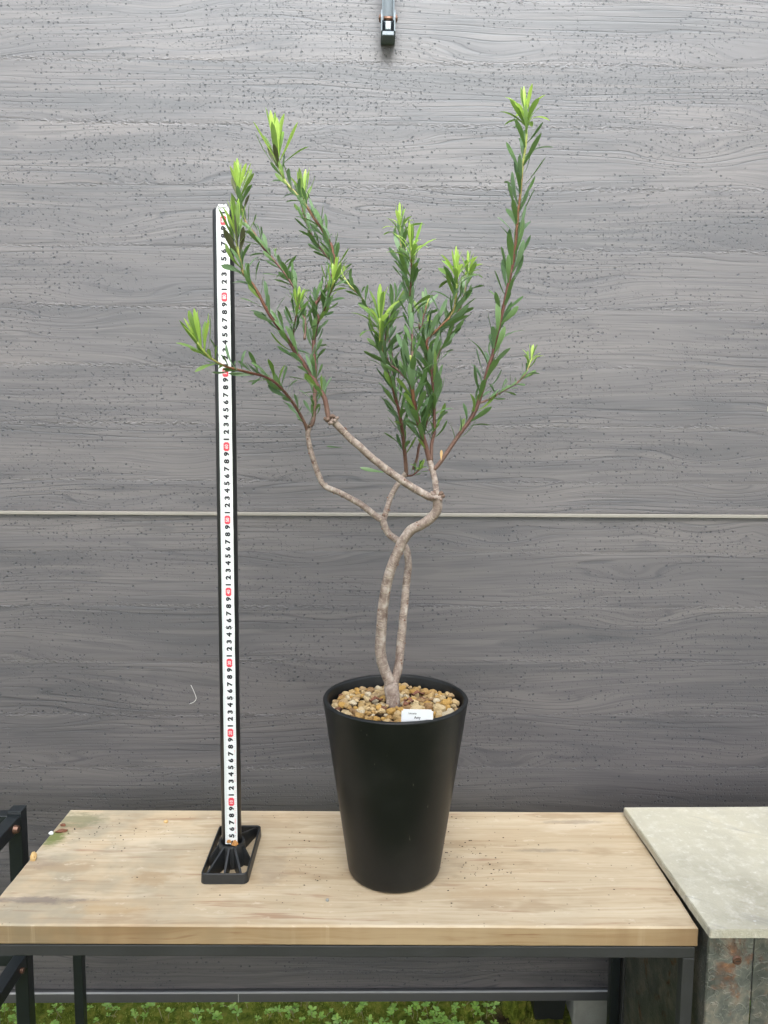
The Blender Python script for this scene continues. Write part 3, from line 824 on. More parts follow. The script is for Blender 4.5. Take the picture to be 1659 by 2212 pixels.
def pole_foot():
    x0, x1, y0, y1 = -.2330, -.1690, 1.0078, 1.1405; H = .0150; t = .0026
    cx, cy = tp(.02, -.0022, -PR-.0009).xy
    root = pole
    # rounded rectangular wall
    def rr(inset, n=6, r=.007):
        pts = []; r = max(.002, r-inset)
        for (qx, qy, a0) in ((x1-inset-r, y0+inset+r, -90), (x1-inset-r, y1-inset-r, 0), (x0+inset+r, y1-inset-r, 90), (x0+inset+r, y0+inset+r, 180)):
            for i in range(n+1):
                a = math.radians(a0+90*i/n); pts.append((qx+r*math.cos(a), qy+r*math.sin(a)))
        return pts
    V, Fc = [], []
    rings = [(rr(-.0008), .0006), (rr(-.0002), H-.001), (rr(.0006), H), (rr(t-.0006), H), (rr(t), H-.001), (rr(t), .0006)]
    n = len(rings[0][0])
    for pts, z in rings: V += [(x, y, z) for x, y in pts]
    for j in range(len(rings)):
        k = (j+1) % len(rings)
        for i in range(n):
            q_ = (i+1) % n; Fc.append((j*n+i, j*n+q_, k*n+q_, k*n+i))
    f = mesh_obj('foot_tray', V, Fc, 'foot', root)
    V, Fc = lathe([(.0205, .0006), (.0192, .030), (.0184, .0335), (.0150, .0335), (.0146, .031), (.0146, .004), (.0005, .004)], 40, cx, cy)
    mesh_obj('boss', V, Fc, 'foot', root, False)
    def rib(tx, ty, zt):
        d = Vector((tx-cx, ty-cy, 0)); L = d.length; d.normalize(); s = Vector((-d.y, d.x, 0))*.0014
        a = Vector((cx, cy, 0))+d*.0180; b = Vector((tx, ty, 0))-d*.0012
        V = []
        for p, z in ((a, .0325), (b, zt), (b, .0008), (a, .0008)):
            for k in (1, -1): V.append((p.x+s.x*k, p.y+s.y*k, z))
        Fc = [(0, 2, 3, 1), (0, 1, 7, 6), (6, 7, 5, 4), (4, 5, 3, 2), (0, 6, 4, 2), (1, 3, 5, 7)]
        mesh_obj('rib', V, Fc, 'foot', root)
    for tx, ty in ((x0+.008, y0+t), ((x0+x1)/2, y0+t), (x1-.009, y0+t), (x0+t, cy-.012), (x1-t, cy-.012), (x1-.007, y1-.005), (x0+.007, y1-.005)):
        rib(tx, ty, H-.0008)
pole_foot()

# ------------------------------------------------------------------ pot, gravel
PCX, PCY, PRB, PRT, PH = .0335, 1.0459, .0644, .1009, .2534
def the_pot():
    pot = thing('plant_pot', (PCX, PCY, 0), 'tall tapered matt black pot on the wooden table', 'plant pot')
    sl = (PRT-PRB)/PH
    prof = [(.001, .0012), (PRB-.006, .0006), (PRB-.0028, .0012), (PRB-.0008, .003), (PRB+.006*sl, .0065)]
    for i in range(1, 20): z = .0065+(PH-.014-.0065)*i/19; prof.append((PRB+z*sl, z))
    V, Fc = lathe(prof, 128, PCX, PCY); mesh_obj('pot_wall', V, Fc, 'pot', pot, True)
    b = PRB+(PH-.014)*sl
    prof = [(b, PH-.014), (PRT-.0006, PH-.004), (PRT-.0001, PH-.0022), (PRT-.0004, PH-.001), (PRT-.0018, PH), (PRT-.0050, PH), (PRT-.0064, PH-.0010), (PRT-.0070, PH-.003), (PRT-.0095, PH-.035)]
    V, Fc = lathe(prof, 128, PCX, PCY); mesh_obj('rim', V, Fc, 'pot', pot, True)
the_pot()

def gz_soil(x, y):
    r = math.hypot(x-PCX, y-PCY)
    return .2392+.005*mnoise.noise(Vector((x*22, y*22, 4)))+.004*max(0, 1-r/.05)
def gravel():
    g = thing('gravel_dressing', (PCX, PCY, .225), 'tan pumice gravel covering the soil in the black pot', 'gravel')
    V, Fc = [], []; n = 48
    for j in range(9):
        for i in range(n):
            a = 6.2832*i/n; r = .0012+.0905*j/8; x, y = PCX+r*math.cos(a), PCY+r*math.sin(a)
            V.append((x, y, gz_soil(x, y)-.0075))
    for j in range(8):
        for i in range(n):
            k = (i+1) % n; Fc.append((j*n+i, j*n+k, (j+1)*n+k, (j+1)*n+i))
    mesh_obj('soil', V, Fc, 'soil', g, True)
    meshes = []
    for s in range(14):
        bm = bmesh.new(); bmesh.ops.create_icosphere(bm, subdivisions=2, radius=1)
        ax = (1, random.uniform(.68, .95), random.uniform(.6, .85)); sd_ = Vector((s*7.1, s*3.3, 0))
        cuts = [(Vector((random.gauss(0, 1), random.gauss(0, 1), random.gauss(0, 1))).normalized(), random.uniform(.62, .85)) for _ in range(6)]
        for v in bm.verts:
            v.co *= 1+.34*mnoise.noise(v.co*1.3+sd_)+.20*mnoise.noise(v.co*3.1+sd_)
            for nrm, d in cuts:
                ov = v.co.dot(nrm)-d
                if ov > 0: v.co -= nrm*ov*.85
            v.co = Vector((v.co.x*ax[0], v.co.y*ax[1], v.co.z*ax[2]))
        me = bpy.data.meshes.new('pebble'); bm.to_mesh(me); bm.free()
        me.materials.append(M['pebble']); meshes.append(me)
    placed = []; rng = random.Random(21); tries = 0
    while tries < 30000 and len(placed) < 262:
        tries += 1
        r = rng.choices((.0048, .0060, .0072, .0084), (3, 5, 5, 3))[0]*rng.uniform(.9, 1.1)
        if tries > 7000: r = rng.uniform(.0028, .0042)
        a = rng.uniform(0, 6.2832); d = math.sqrt(rng.random())*(.0905-r); x, y = PCX+d*math.cos(a), PCY+d*math.sin(a)
        if math.hypot(x-.0305, y-1.040) < .0105+r*.8: continue
        if y < .975 and .038 < x < .084 and y < .968: continue
        if any(math.hypot(x-q_[0], y-q_[1]) < (r+q_[2])*.76 for q_ in placed): continue
        placed.append((x, y, r))
        z = gz_soil(x, y)+rng.uniform(-.0025, .0028)
        m = Matrix.Translation((x, y, z)) @ Matrix.Rotation(rng.uniform(0, 6.28), 4, 'Z') @ Matrix.Rotation(rng.uniform(-.6, .6), 4, 'X') @ Matrix.Diagonal((r*1.12, r*1.05, r, 1))
        place('pebble', rng.choice(meshes), m, g)
    # dry curled leaf scraps among the stones
    for (x, y, L, a) in ((.067, 1.083, .020, .2), (.052, 1.046, .015, -.4), (.049, 1.028, .015, .9), (.006, 1.047, .02, .25)):
        V, Fc = [], []
        for i in range(7):
            t = i/6-.5; w_ = .0042*(1-(2*t)**2)+.0006
            for k in (-1, 0, 1):
                px_, py_ = t*L, k*w_
                V.append((x+px_*math.cos(a)-py_*math.sin(a), y+px_*math.sin(a)+py_*math.cos(a), gz_soil(x, y)+.006+.002*math.cos(t*9)+abs(k)*.0028))
        for i in range(6):
            for k in range(2): p = i*3+k; Fc.append((p, p+1, p+4, p+3))
        mesh_obj('dry_scrap', V, Fc, 'chip', g, True)
gravel()

def plant_tag():
    c = Vector((.0585, .9585, .2500)); lean = math.radians(8); turn = math.radians(1.0)
    Rm = Matrix.Translation(c) @ Matrix.Rotation(turn, 4, 'Y') @ Matrix.Rotation(lean, 4, 'X')   # local x right, z up, -y viewer
    t = bpy.data.objects.new('plant_tag', None); t.location = c; t.empty_display_size = .01; link(t)
    props(t, 'small white plastic name tag stuck in the gravel against the pot rim', 'tag')
    bm = bmesh.new(); add_box(bm, -.0203, .0203, -.0004, .0004, -.018, .0175, 0)
    es = [e for e in bm.edges if abs((e.verts[0].co-e.verts[1].co).normalized().y) > .9 and e.verts[0].co.z > 0]
    bmesh.ops.bevel(bm, geom=es, offset=.0022, segments=4, affect='EDGES')
    for v in bm.verts: v.co = Rm @ v.co
    card = from_bm('card', bm, 'tag', t)
    base = Matrix(((1, 0, 0, 0), (0, 0, -1, 0), (0, 1, 0, 0), (0, 0, 0, 1)))
    for txt, x, z, h, sx, sh, b in (('Leucadendron', -.0028, .0122, .0025, .84, .25, .012), ('Amy', .0002, .0060, .0050, .84, 0., .018)):
        me, asp = glyph(txt, b)
        S = Matrix(((sx, sh, 0, 0), (0, 1, 0, 0), (0, 0, 1, 0), (0, 0, 0, 1)))
        place('lettering', me, Rm @ Matrix.Translation((x, -.0006, z)) @ base @ Matrix.Scale(h, 4) @ S, t, 'ink')
plant_tag()

# ------------------------------------------------------------------ the plant
# every stem as points (x, y, z, radius) in metres; shoots carry: l0 start of the leaves, sp spacing, len leaf length, tip length of the young tuft
STEMS = [
 ('trunk', 'wood', {}, [(0.0295,1.04,0.2209,0.01126), (0.0301,1.04,0.2443,0.0104), (0.0288,1.04,0.2591,0.01), (0.0278,1.04,0.2705,0.00992), (0.0274,1.04,0.2779,0.0064), (0.0274,1.04,0.2812,0.00256)]),
 ('branch', 'wood', {}, [(0.0269,1.04,0.2656,0.00769), (0.0239,1.0385,0.2792,0.00762), (0.0177,1.0366,0.2944,0.00755), (0.012,1.0338,0.3195,0.00743), (0.0129,1.03,0.3526,0.00728), (0.0151,1.0262,0.3852,0.00713), (0.0198,1.0225,0.4174,0.00698), (0.0264,1.0195,0.4414,0.00687), (0.0358,1.0165,0.4651,0.00675), (0.0431,1.0144,0.4808,0.00667), (0.0528,1.0125,0.4925,0.00661), (0.0647,1.0109,0.4984,0.00655), (0.0758,1.0092,0.5067,0.00649), (0.0839,1.0076,0.5168,0.00643), (0.0851,1.0062,0.5275,0.00638), (0.0834,1.005,0.5374,0.00634)]),
 ('branch', 'wood', {}, [(0.0301,1.042,0.265,0.00642), (0.0327,1.0427,0.2786,0.00632), (0.0366,1.0435,0.2923,0.00621), (0.0391,1.0448,0.3164,0.00603), (0.0418,1.0465,0.3484,0.0058), (0.0446,1.0482,0.3803,0.00556), (0.0472,1.0499,0.4121,0.00532), (0.0498,1.0512,0.4359,0.00515), (0.049,1.0518,0.447,0.00507), (0.0465,1.0525,0.4596,0.00497), (0.0401,1.0531,0.4683,0.00489), (0.0322,1.0536,0.4729,0.00483), (0.0227,1.0542,0.48,0.00474), (0.0168,1.0549,0.491,0.00465), (0.0139,1.0554,0.4996,0.00458), (0.0084,1.0557,0.5019,0.00454), (-0.0027,1.0564,0.5105,0.00444), (-0.0153,1.0573,0.5198,0.00432), (-0.0233,1.0578,0.5245,0.00426), (-0.0443,1.0591,0.5357,0.00408), (-0.0653,1.0603,0.545,0.00392), (-0.0729,1.0611,0.5576,0.00381), (-0.0799,1.0622,0.5766,0.00366), (-0.0863,1.0635,0.5986,0.00349), (-0.0888,1.0644,0.6156,0.00337), (-0.0863,1.065,0.6263,0.00329)]),
 ('branch', 'wood', {}, [(0.0845,1.005,0.5351,0.00513), (0.0751,1.0039,0.5356,0.00509), (0.0614,1.0022,0.5427,0.00503), (0.0493,1.0006,0.5495,0.00497), (0.0373,0.9989,0.5577,0.0049), (0.0223,0.9968,0.5681,0.00482), (-0.0034,0.993,0.5884,0.00468), (-0.0157,0.991,0.5998,0.00461), (-0.028,0.9891,0.6102,0.00453), (-0.0384,0.9873,0.6206,0.00447), (-0.0488,0.9856,0.6313,0.0044), (-0.0524,0.985,0.6341,0.00438)]),
 ('branch', 'wood', {}, [(0.0156,1.062,0.4997,0.00396), (0.0172,1.0633,0.5043,0.00392), (0.0211,1.0666,0.5168,0.00381), (0.025,1.0699,0.5293,0.0037), (0.0314,1.0735,0.5418,0.00358), (0.0402,1.0774,0.5544,0.00345), (0.0462,1.08,0.5631,0.00336)]),
 ('branch', 'wood', {}, [(0.0834,1.005,0.5374,0.0041), (0.0831,1.0062,0.541,0.00408), (0.0815,1.0115,0.5569,0.00396), (0.0789,1.0157,0.5693,0.00387), (0.0749,1.02,0.5817,0.00378)]),
 ('shoot', 'L', {'l0': 0.1, 'sp': 0.0037, 'len': 0.0299, 'tip': 0.0463, 'purple': 0.3, 'ang': 38}, [(-0.0535,0.985,0.6341,0.00327), (-0.0566,0.9841,0.64,0.00322), (-0.0607,0.9814,0.6605,0.00305), (-0.0692,0.9792,0.6757,0.00291), (-0.0809,0.9763,0.694,0.00273), (-0.0875,0.9745,0.7056,0.00263), (-0.0975,0.9723,0.7188,0.00249), (-0.1089,0.9694,0.7367,0.00232), (-0.1187,0.9672,0.7496,0.00219), (-0.1267,0.9653,0.7608,0.00208), (-0.1346,0.963,0.7751,0.00195), (-0.1393,0.9615,0.7846,0.00186), (-0.1472,0.9595,0.7971,0.00174), (-0.1567,0.9574,0.808,0.00162), (-0.1588,0.956,0.8174,0.00155), (-0.1616,0.9542,0.8298,0.00144), (-0.1634,0.9518,0.8467,0.00131), (-0.1633,0.95,0.859,0.00121)]),
 ('shoot', 'L', {'l0': 0.02, 'sp': 0.0035, 'len': 0.0272, 'tip': 0.0463, 'purple': 0.35, 'ang': 36}, [(-0.0915,1.05,0.7412,0.00172), (-0.0909,1.0548,0.7634,0.00168), (-0.0947,1.0574,0.7746,0.00166), (-0.1005,1.0608,0.7895,0.00163), (-0.1045,1.0645,0.8063,0.00159), (-0.1121,1.0677,0.8195,0.00156), (-0.1198,1.0706,0.8308,0.00154), (-0.1274,1.0732,0.8403,0.00151), (-0.1389,1.0769,0.8536,0.00148), (-0.1504,1.0806,0.8669,0.00145), (-0.1621,1.0852,0.886,0.0014), (-0.1717,1.0884,0.8976,0.00137), (-0.1787,1.0919,0.9129,0.00134), (-0.1818,1.0951,0.9283,0.00131), (-0.1839,1.0968,0.936,0.00129), (-0.1846,1.1,0.9514,0.00126)]),
 ('shoot', 'L', {'l0': 0.02, 'sp': 0.0037, 'len': 0.0285, 'tip': 0.0639, 'purple': 0.16, 'ang': 38}, [(-0.085,1.065,0.6263,0.00303), (-0.081,1.0657,0.6378,0.00299), (-0.0792,1.0679,0.6733,0.00284), (-0.0793,1.0696,0.7012,0.00273), (-0.0812,1.0714,0.729,0.00262), (-0.0803,1.0725,0.7476,0.00255), (-0.0775,1.0734,0.7624,0.00249), (-0.0748,1.0741,0.7736,0.00244), (-0.0795,1.0748,0.7828,0.0024), (-0.0785,1.0754,0.792,0.00236), (-0.0702,1.0762,0.8032,0.00231), (-0.0628,1.077,0.8144,0.00226), (-0.0572,1.0778,0.8255,0.00221), (-0.0535,1.0789,0.8421,0.00214), (-0.0526,1.0795,0.8532,0.0021), (-0.0554,1.0799,0.8587,0.00207), (-0.0573,1.0806,0.8697,0.00203), (-0.063,1.0813,0.8788,0.00199), (-0.0705,1.0822,0.8916,0.00193), (-0.0798,1.0832,0.9044,0.00186), (-0.0891,1.0843,0.919,0.0018), (-0.0966,1.085,0.9281,0.00175), (-0.1059,1.0859,0.9391,0.00169), (-0.119,1.0871,0.9536,0.00162), (-0.1264,1.0881,0.9682,0.00155), (-0.1301,1.0892,0.9845,0.00149), (-0.1311,1.09,0.9972,0.00143)]),
 ('shoot', 'L', {'l0': 0.05, 'sp': 0.0033, 'len': 0.0258, 'tip': 0.0399, 'purple': 0.3, 'ang': 32}, [(-0.0544,1.083,0.8463,0.00151), (-0.0595,1.0863,0.8528,0.00148), (-0.0673,1.0907,0.861,0.00145), (-0.0791,1.0986,0.8773,0.00138), (-0.0851,1.1031,0.8876,0.00134), (-0.0913,1.1091,0.9019,0.00129), (-0.0955,1.1141,0.9142,0.00125), (-0.0994,1.1198,0.9287,0.0012), (-0.0982,1.1245,0.9412,0.00115), (-0.0982,1.13,0.9559,0.00111)]),
 ('shoot', 'L', {'l0': 0.1, 'sp': 0.0033, 'len': 0.0245, 'tip': 0.0367, 'purple': 0, 'ang': 36}, [(-0.0782,1.07,0.7583,0.00138), (-0.0648,1.0496,0.7808,0.0012), (-0.0597,1.0397,0.7918,0.00111), (-0.0546,1.0286,0.8039,0.00102), (-0.0497,1.02,0.8128,0.00095)]),
 ('shoot', 'L', {'l0': 0.1, 'sp': 0.0033, 'len': 0.0245, 'tip': 0.0272, 'purple': 0, 'ang': 36}, [(-0.1019,1,0.7319,0.00117), (-0.0989,0.9877,0.7508,0.00101), (-0.0943,0.9773,0.7661,0.00088), (-0.0911,0.97,0.7766,0.00079)]),
 ('shoot', 'L', {'l0': 0.03, 'sp': 0.0039, 'len': 0.0285, 'tip': 0.0511, 'purple': 0.22, 'ang': 42}, [(-0.0895,1.065,0.6193,0.00228), (-0.0918,1.0599,0.6283,0.00222), (-0.0967,1.0531,0.6393,0.00215), (-0.1033,1.0449,0.6519,0.00207), (-0.1115,1.0362,0.6642,0.00198), (-0.1196,1.0283,0.6745,0.0019), (-0.1293,1.0201,0.6837,0.00182), (-0.1422,1.011,0.6901,0.00174), (-0.1582,1.0006,0.6935,0.00164), (-0.1738,0.9902,0.6969,0.00154), (-0.1845,0.9828,0.6996,0.00148), (-0.1948,0.9749,0.7048,0.0014), (-0.2033,0.9673,0.7115,0.00134), (-0.2086,0.9612,0.7183,0.00128), (-0.2129,0.955,0.7259,0.00123)]),
 ('shoot', 'R', {'l0': 0.12, 'sp': 0.0035, 'len': 0.034, 'tip': 0.0527, 'purple': 0.1, 'ang': 40}, [(0.0472,1.08,0.5592,0.00284), (0.0463,1.0772,0.5698,0.00277), (0.0439,1.071,0.5929,0.0026), (0.0405,1.0637,0.6193,0.00241), (0.0363,1.0569,0.6435,0.00223), (0.0313,1.0521,0.6599,0.00211), (0.0254,1.0457,0.6815,0.00194), (0.0178,1.0397,0.7009,0.00179), (0.0121,1.0338,0.7201,0.00165), (0.0102,1.0297,0.7338,0.00155), (0.0087,1.0283,0.7383,0.00151), (0.0085,1.0226,0.7569,0.00138), (0.0081,1.02,0.7653,0.00131)]),
 ('shoot', 'R', {'l0': 0.1, 'sp': 0.0035, 'len': 0.0312, 'tip': 0.0, 'purple': 0, 'ang': 34}, [(0.0495,1.02,0.6803,0.00145), (0.0446,1.0233,0.6874,0.00142), (0.0384,1.0267,0.6938,0.00139), (0.0303,1.0311,0.7021,0.00135), (0.0204,1.036,0.7107,0.00131), (0.0158,1.0438,0.7312,0.00124), (0.0167,1.0507,0.75,0.00118), (0.0232,1.06,0.7748,0.00109), (0.0306,1.07,0.8018,0.001)]),
 ('shoot', 'R', {'l0': 0.25, 'sp': 0.0034, 'len': 0.0217, 'tip': 0.0192, 'purple': 0, 'ang': 38}, [(0.0298,1.07,0.6792,0.00165), (0.0223,1.0953,0.7461,0.00144), (0.0049,1.1087,0.7779,0.00133), (-0.0087,1.1164,0.7941,0.00127), (-0.0186,1.1232,0.8104,0.00121), (-0.0325,1.1304,0.8249,0.00114), (-0.0426,1.1367,0.8394,0.00109), (-0.047,1.14,0.8477,0.00106)]),
 ('shoot', 'R', {'l0': 0.08, 'sp': 0.0035, 'len': 0.038, 'tip': 0.0, 'purple': 0, 'ang': 36}, [(0.0749,1.02,0.5817,0.00341), (0.0684,1.0137,0.6035,0.00319), (0.0615,1.0078,0.6231,0.00299), (0.0566,1.0025,0.6406,0.00281), (0.0516,0.9962,0.6614,0.0026), (0.0489,0.9911,0.6785,0.00243), (0.0474,0.9854,0.6969,0.00225), (0.0455,0.98,0.7145,0.00208)]),
 ('shoot', 'R', {'l0': 0.04, 'sp': 0.0029, 'len': 0.0285, 'tip': 0.0351, 'purple': 0, 'ang': 30}, [(0.0479,0.985,0.7099,0.00163), (0.0493,0.9891,0.7256,0.00158), (0.0488,0.9932,0.7414,0.00154), (0.048,0.9973,0.7573,0.00149), (0.048,1.0014,0.7733,0.00145), (0.0463,1.0065,0.7929,0.00139), (0.0428,1.0107,0.809,0.00135), (0.0402,1.0144,0.8234,0.00131), (0.0362,1.0199,0.8451,0.00125), (0.0341,1.0254,0.8669,0.00118), (0.0332,1.03,0.8852,0.00113)]),
 ('shoot', 'R', {'l0': 0.04, 'sp': 0.0029, 'len': 0.0272, 'tip': 0.0415, 'purple': 0, 'ang': 34}, [(0.0452,0.99,0.7884,0.00116), (0.0459,0.9814,0.8036,0.00108), (0.0461,0.9728,0.8184,0.001), (0.0452,0.9643,0.8329,0.00093), (0.0453,0.96,0.84,0.00089)]),
 ('shoot', 'R', {'l0': 0.1, 'sp': 0.0033, 'len': 0.0258, 'tip': 0.0, 'purple': 0, 'ang': 34}, [(0.0588,1.02,0.7585,0.0012), (0.0613,1.0289,0.753,0.00116), (0.0694,1.0612,0.7826,0.00103), (0.0752,1.08,0.8002,0.00095)]),
 ('shoot', 'R', {'l0': 0.25, 'sp': 0.0035, 'len': 0.0272, 'tip': 0.0288, 'purple': 0, 'ang': 34}, [(0.0562,1.08,0.5677,0.00194), (0.0615,1.0775,0.5833,0.00186), (0.0637,1.0752,0.5986,0.00178), (0.0702,1.0719,0.6195,0.00167), (0.0746,1.0689,0.6384,0.00158), (0.0768,1.0649,0.6644,0.00145), (0.0726,1.062,0.6828,0.00136), (0.0697,1.0552,0.7256,0.00115), (0.072,1.052,0.7452,0.00105), (0.0726,1.05,0.7576,0.00099)]),
 ('shoot', 'R', {'l0': 0.1, 'sp': 0.0034, 'len': 0.0353, 'tip': 0.0399, 'purple': 0, 'ang': 36}, [(0.0773,1.02,0.5817,0.00232), (0.0772,1.0184,0.6034,0.00221), (0.0802,1.0171,0.6196,0.00213), (0.0797,1.0152,0.6446,0.00201), (0.0794,1.0139,0.6606,0.00194), (0.0779,1.0128,0.6747,0.00187), (0.0758,1.0116,0.6904,0.00179), (0.0724,1.0094,0.7175,0.00166), (0.0682,1.008,0.7347,0.00158), (0.0785,1.0068,0.7468,0.0015), (0.0888,1.0056,0.7571,0.00144), (0.0974,1.0046,0.7656,0.00138), (0.1027,1.0036,0.7775,0.00132), (0.1038,1.0026,0.7894,0.00126), (0.1051,1.0011,0.8078,0.00117), (0.1041,1,0.8211,0.00111)]),
 ('shoot', 'R', {'l0': 0.05, 'sp': 0.0033, 'len': 0.0285, 'tip': 0.0319, 'purple': 0, 'ang': 34}, [(0.0775,1.02,0.6992,0.00157), (0.0859,1.027,0.7229,0.00146), (0.0951,1.0317,0.7377,0.00138), (0.1026,1.0363,0.7525,0.00131), (0.1101,1.0426,0.7748,0.00121), (0.1158,1.046,0.7861,0.00115), (0.1226,1.0528,0.8105,0.00104), (0.1256,1.058,0.8294,0.00096), (0.1267,1.06,0.8369,0.00093)]),
 ('shoot', 'R', {'l0': 0.1, 'sp': 0.0047, 'len': 0.0387, 'tip': 0.0399, 'purple': 0, 'ang': 33}, [(0.0801,1.015,0.5707,0.00279), (0.0869,1.0145,0.5784,0.00276), (0.0956,1.0137,0.5911,0.00271), (0.1061,1.0127,0.6073,0.00264), (0.1148,1.0119,0.6199,0.00259), (0.1252,1.011,0.6342,0.00254), (0.1337,1.0101,0.6502,0.00248), (0.1387,1.0092,0.6661,0.00242), (0.1419,1.0086,0.6767,0.00238), (0.1451,1.0079,0.6907,0.00233), (0.1483,1.0071,0.7047,0.00229), (0.1532,1.0063,0.7186,0.00224), (0.1562,1.0054,0.7359,0.00218), (0.16,1.0044,0.7541,0.00211), (0.1654,1.003,0.7797,0.00203), (0.1698,1.0017,0.8034,0.00194), (0.1743,1.0004,0.8253,0.00187), (0.1764,0.9995,0.842,0.00181), (0.1783,0.9984,0.8619,0.00175), (0.1792,0.9971,0.885,0.00167), (0.1804,0.9962,0.9013,0.00161), (0.1816,0.9955,0.9135,0.00157), (0.1835,0.9935,0.9499,0.00145), (0.1865,0.9921,0.9739,0.00137), (0.1865,0.9912,0.9893,0.00131), (0.1852,0.9905,1.0012,0.00127), (0.1841,0.99,1.0094,0.00125)]),
 ('shoot', 'R', {'l0': 0.12, 'sp': 0.0034, 'len': 0.0204, 'tip': 0.0256, 'purple': 0, 'ang': 36}, [(0.1344,1.01,0.6567,0.00144), (0.1429,1.0126,0.6592,0.0014), (0.1541,1.0163,0.6648,0.00133), (0.1672,1.0207,0.6722,0.00126), (0.1805,1.0252,0.6797,0.00118), (0.1919,1.0292,0.6872,0.00111), (0.2016,1.0335,0.6983,0.00104), (0.2075,1.0376,0.7113,0.00096), (0.2106,1.04,0.7187,0.00092)]),
 ('shoot', 'R', {'l0': 0.3, 'sp': 0.002, 'len': 0.0149, 'tip': 0.016, 'purple': 0, 'ang': 40}, [(0.0479,1.08,0.5586,0.00142), (0.0557,1.0732,0.5601,0.00119), (0.0629,1.0651,0.5667,0.00093), (0.0672,1.06,0.5707,0.00076)]),
]
def leaf_mesh(bend, width, fold, twist=0.):
    """unit leaf along +Y, upper face +Z; lance-shaped, widest past the middle"""
    V, Fc = [], []; n = 9
    for i in range(n+1):
        t = i/n
        w_ = width*(.20+.80*t/.62 if t < .62 else math.sqrt(max(0, 1-((t-.62)/.385)**2.2)))*(.93+.07*math.sin(3.14*t)) if t < .99 else width*.12
        if t == 0: w_ = width*.22
        y = math.sin(bend*t)/bend if abs(bend) > .01 else t; z = (1-math.cos(bend*t))/bend if abs(bend) > .01 else 0
        a = twist*t
        for k in (-1, 0, 1):
            dx, dz = k*w_*.5, abs(k)*w_*.5*fold
            V.append((dx*math.cos(a)-dz*math.sin(a), y, z+dx*math.sin(a)+dz*math.cos(a)))
    for i in range(n):
        for k in range(2):
            p = i*3+k; Fc.append((p, p+1, p+4, p+3))
    return V, Fc
def leaf_data(*a):
    V, Fc = leaf_mesh(*a); me = bpy.data.meshes.new('leaf'); me.from_pydata(V, [], Fc)
    me.polygons.foreach_set('use_smooth', [True]*len(me.polygons)); me.materials.append(M['leaf']); return me
OLD = [leaf_data(b, w_, f, tw) for b, w_, f, tw in ((.25, .195, .22, .2), (.45, .18, .15, -.3), (-.25, .205, .25, .35), (.1, .17, .3, -.5), (.6, .215, .18, .1), (-.45, .19, .2, .6), (.9, .18, .2, -.2), (-.75, .195, .2, .15))]
YNG = [leaf_data(b, w_, f, tw) for b, w_, f, tw in ((.15, .13, .35, .1), (.4, .115, .3, -.2), (-.3, .135, .35, .2))]
CURL = [leaf_data(b, w_, f, tw) for b, w_, f, tw in ((-.9, .175, .35, .1), (-1.25, .16, .3, -.15), (-.6, .18, .35, .2))]

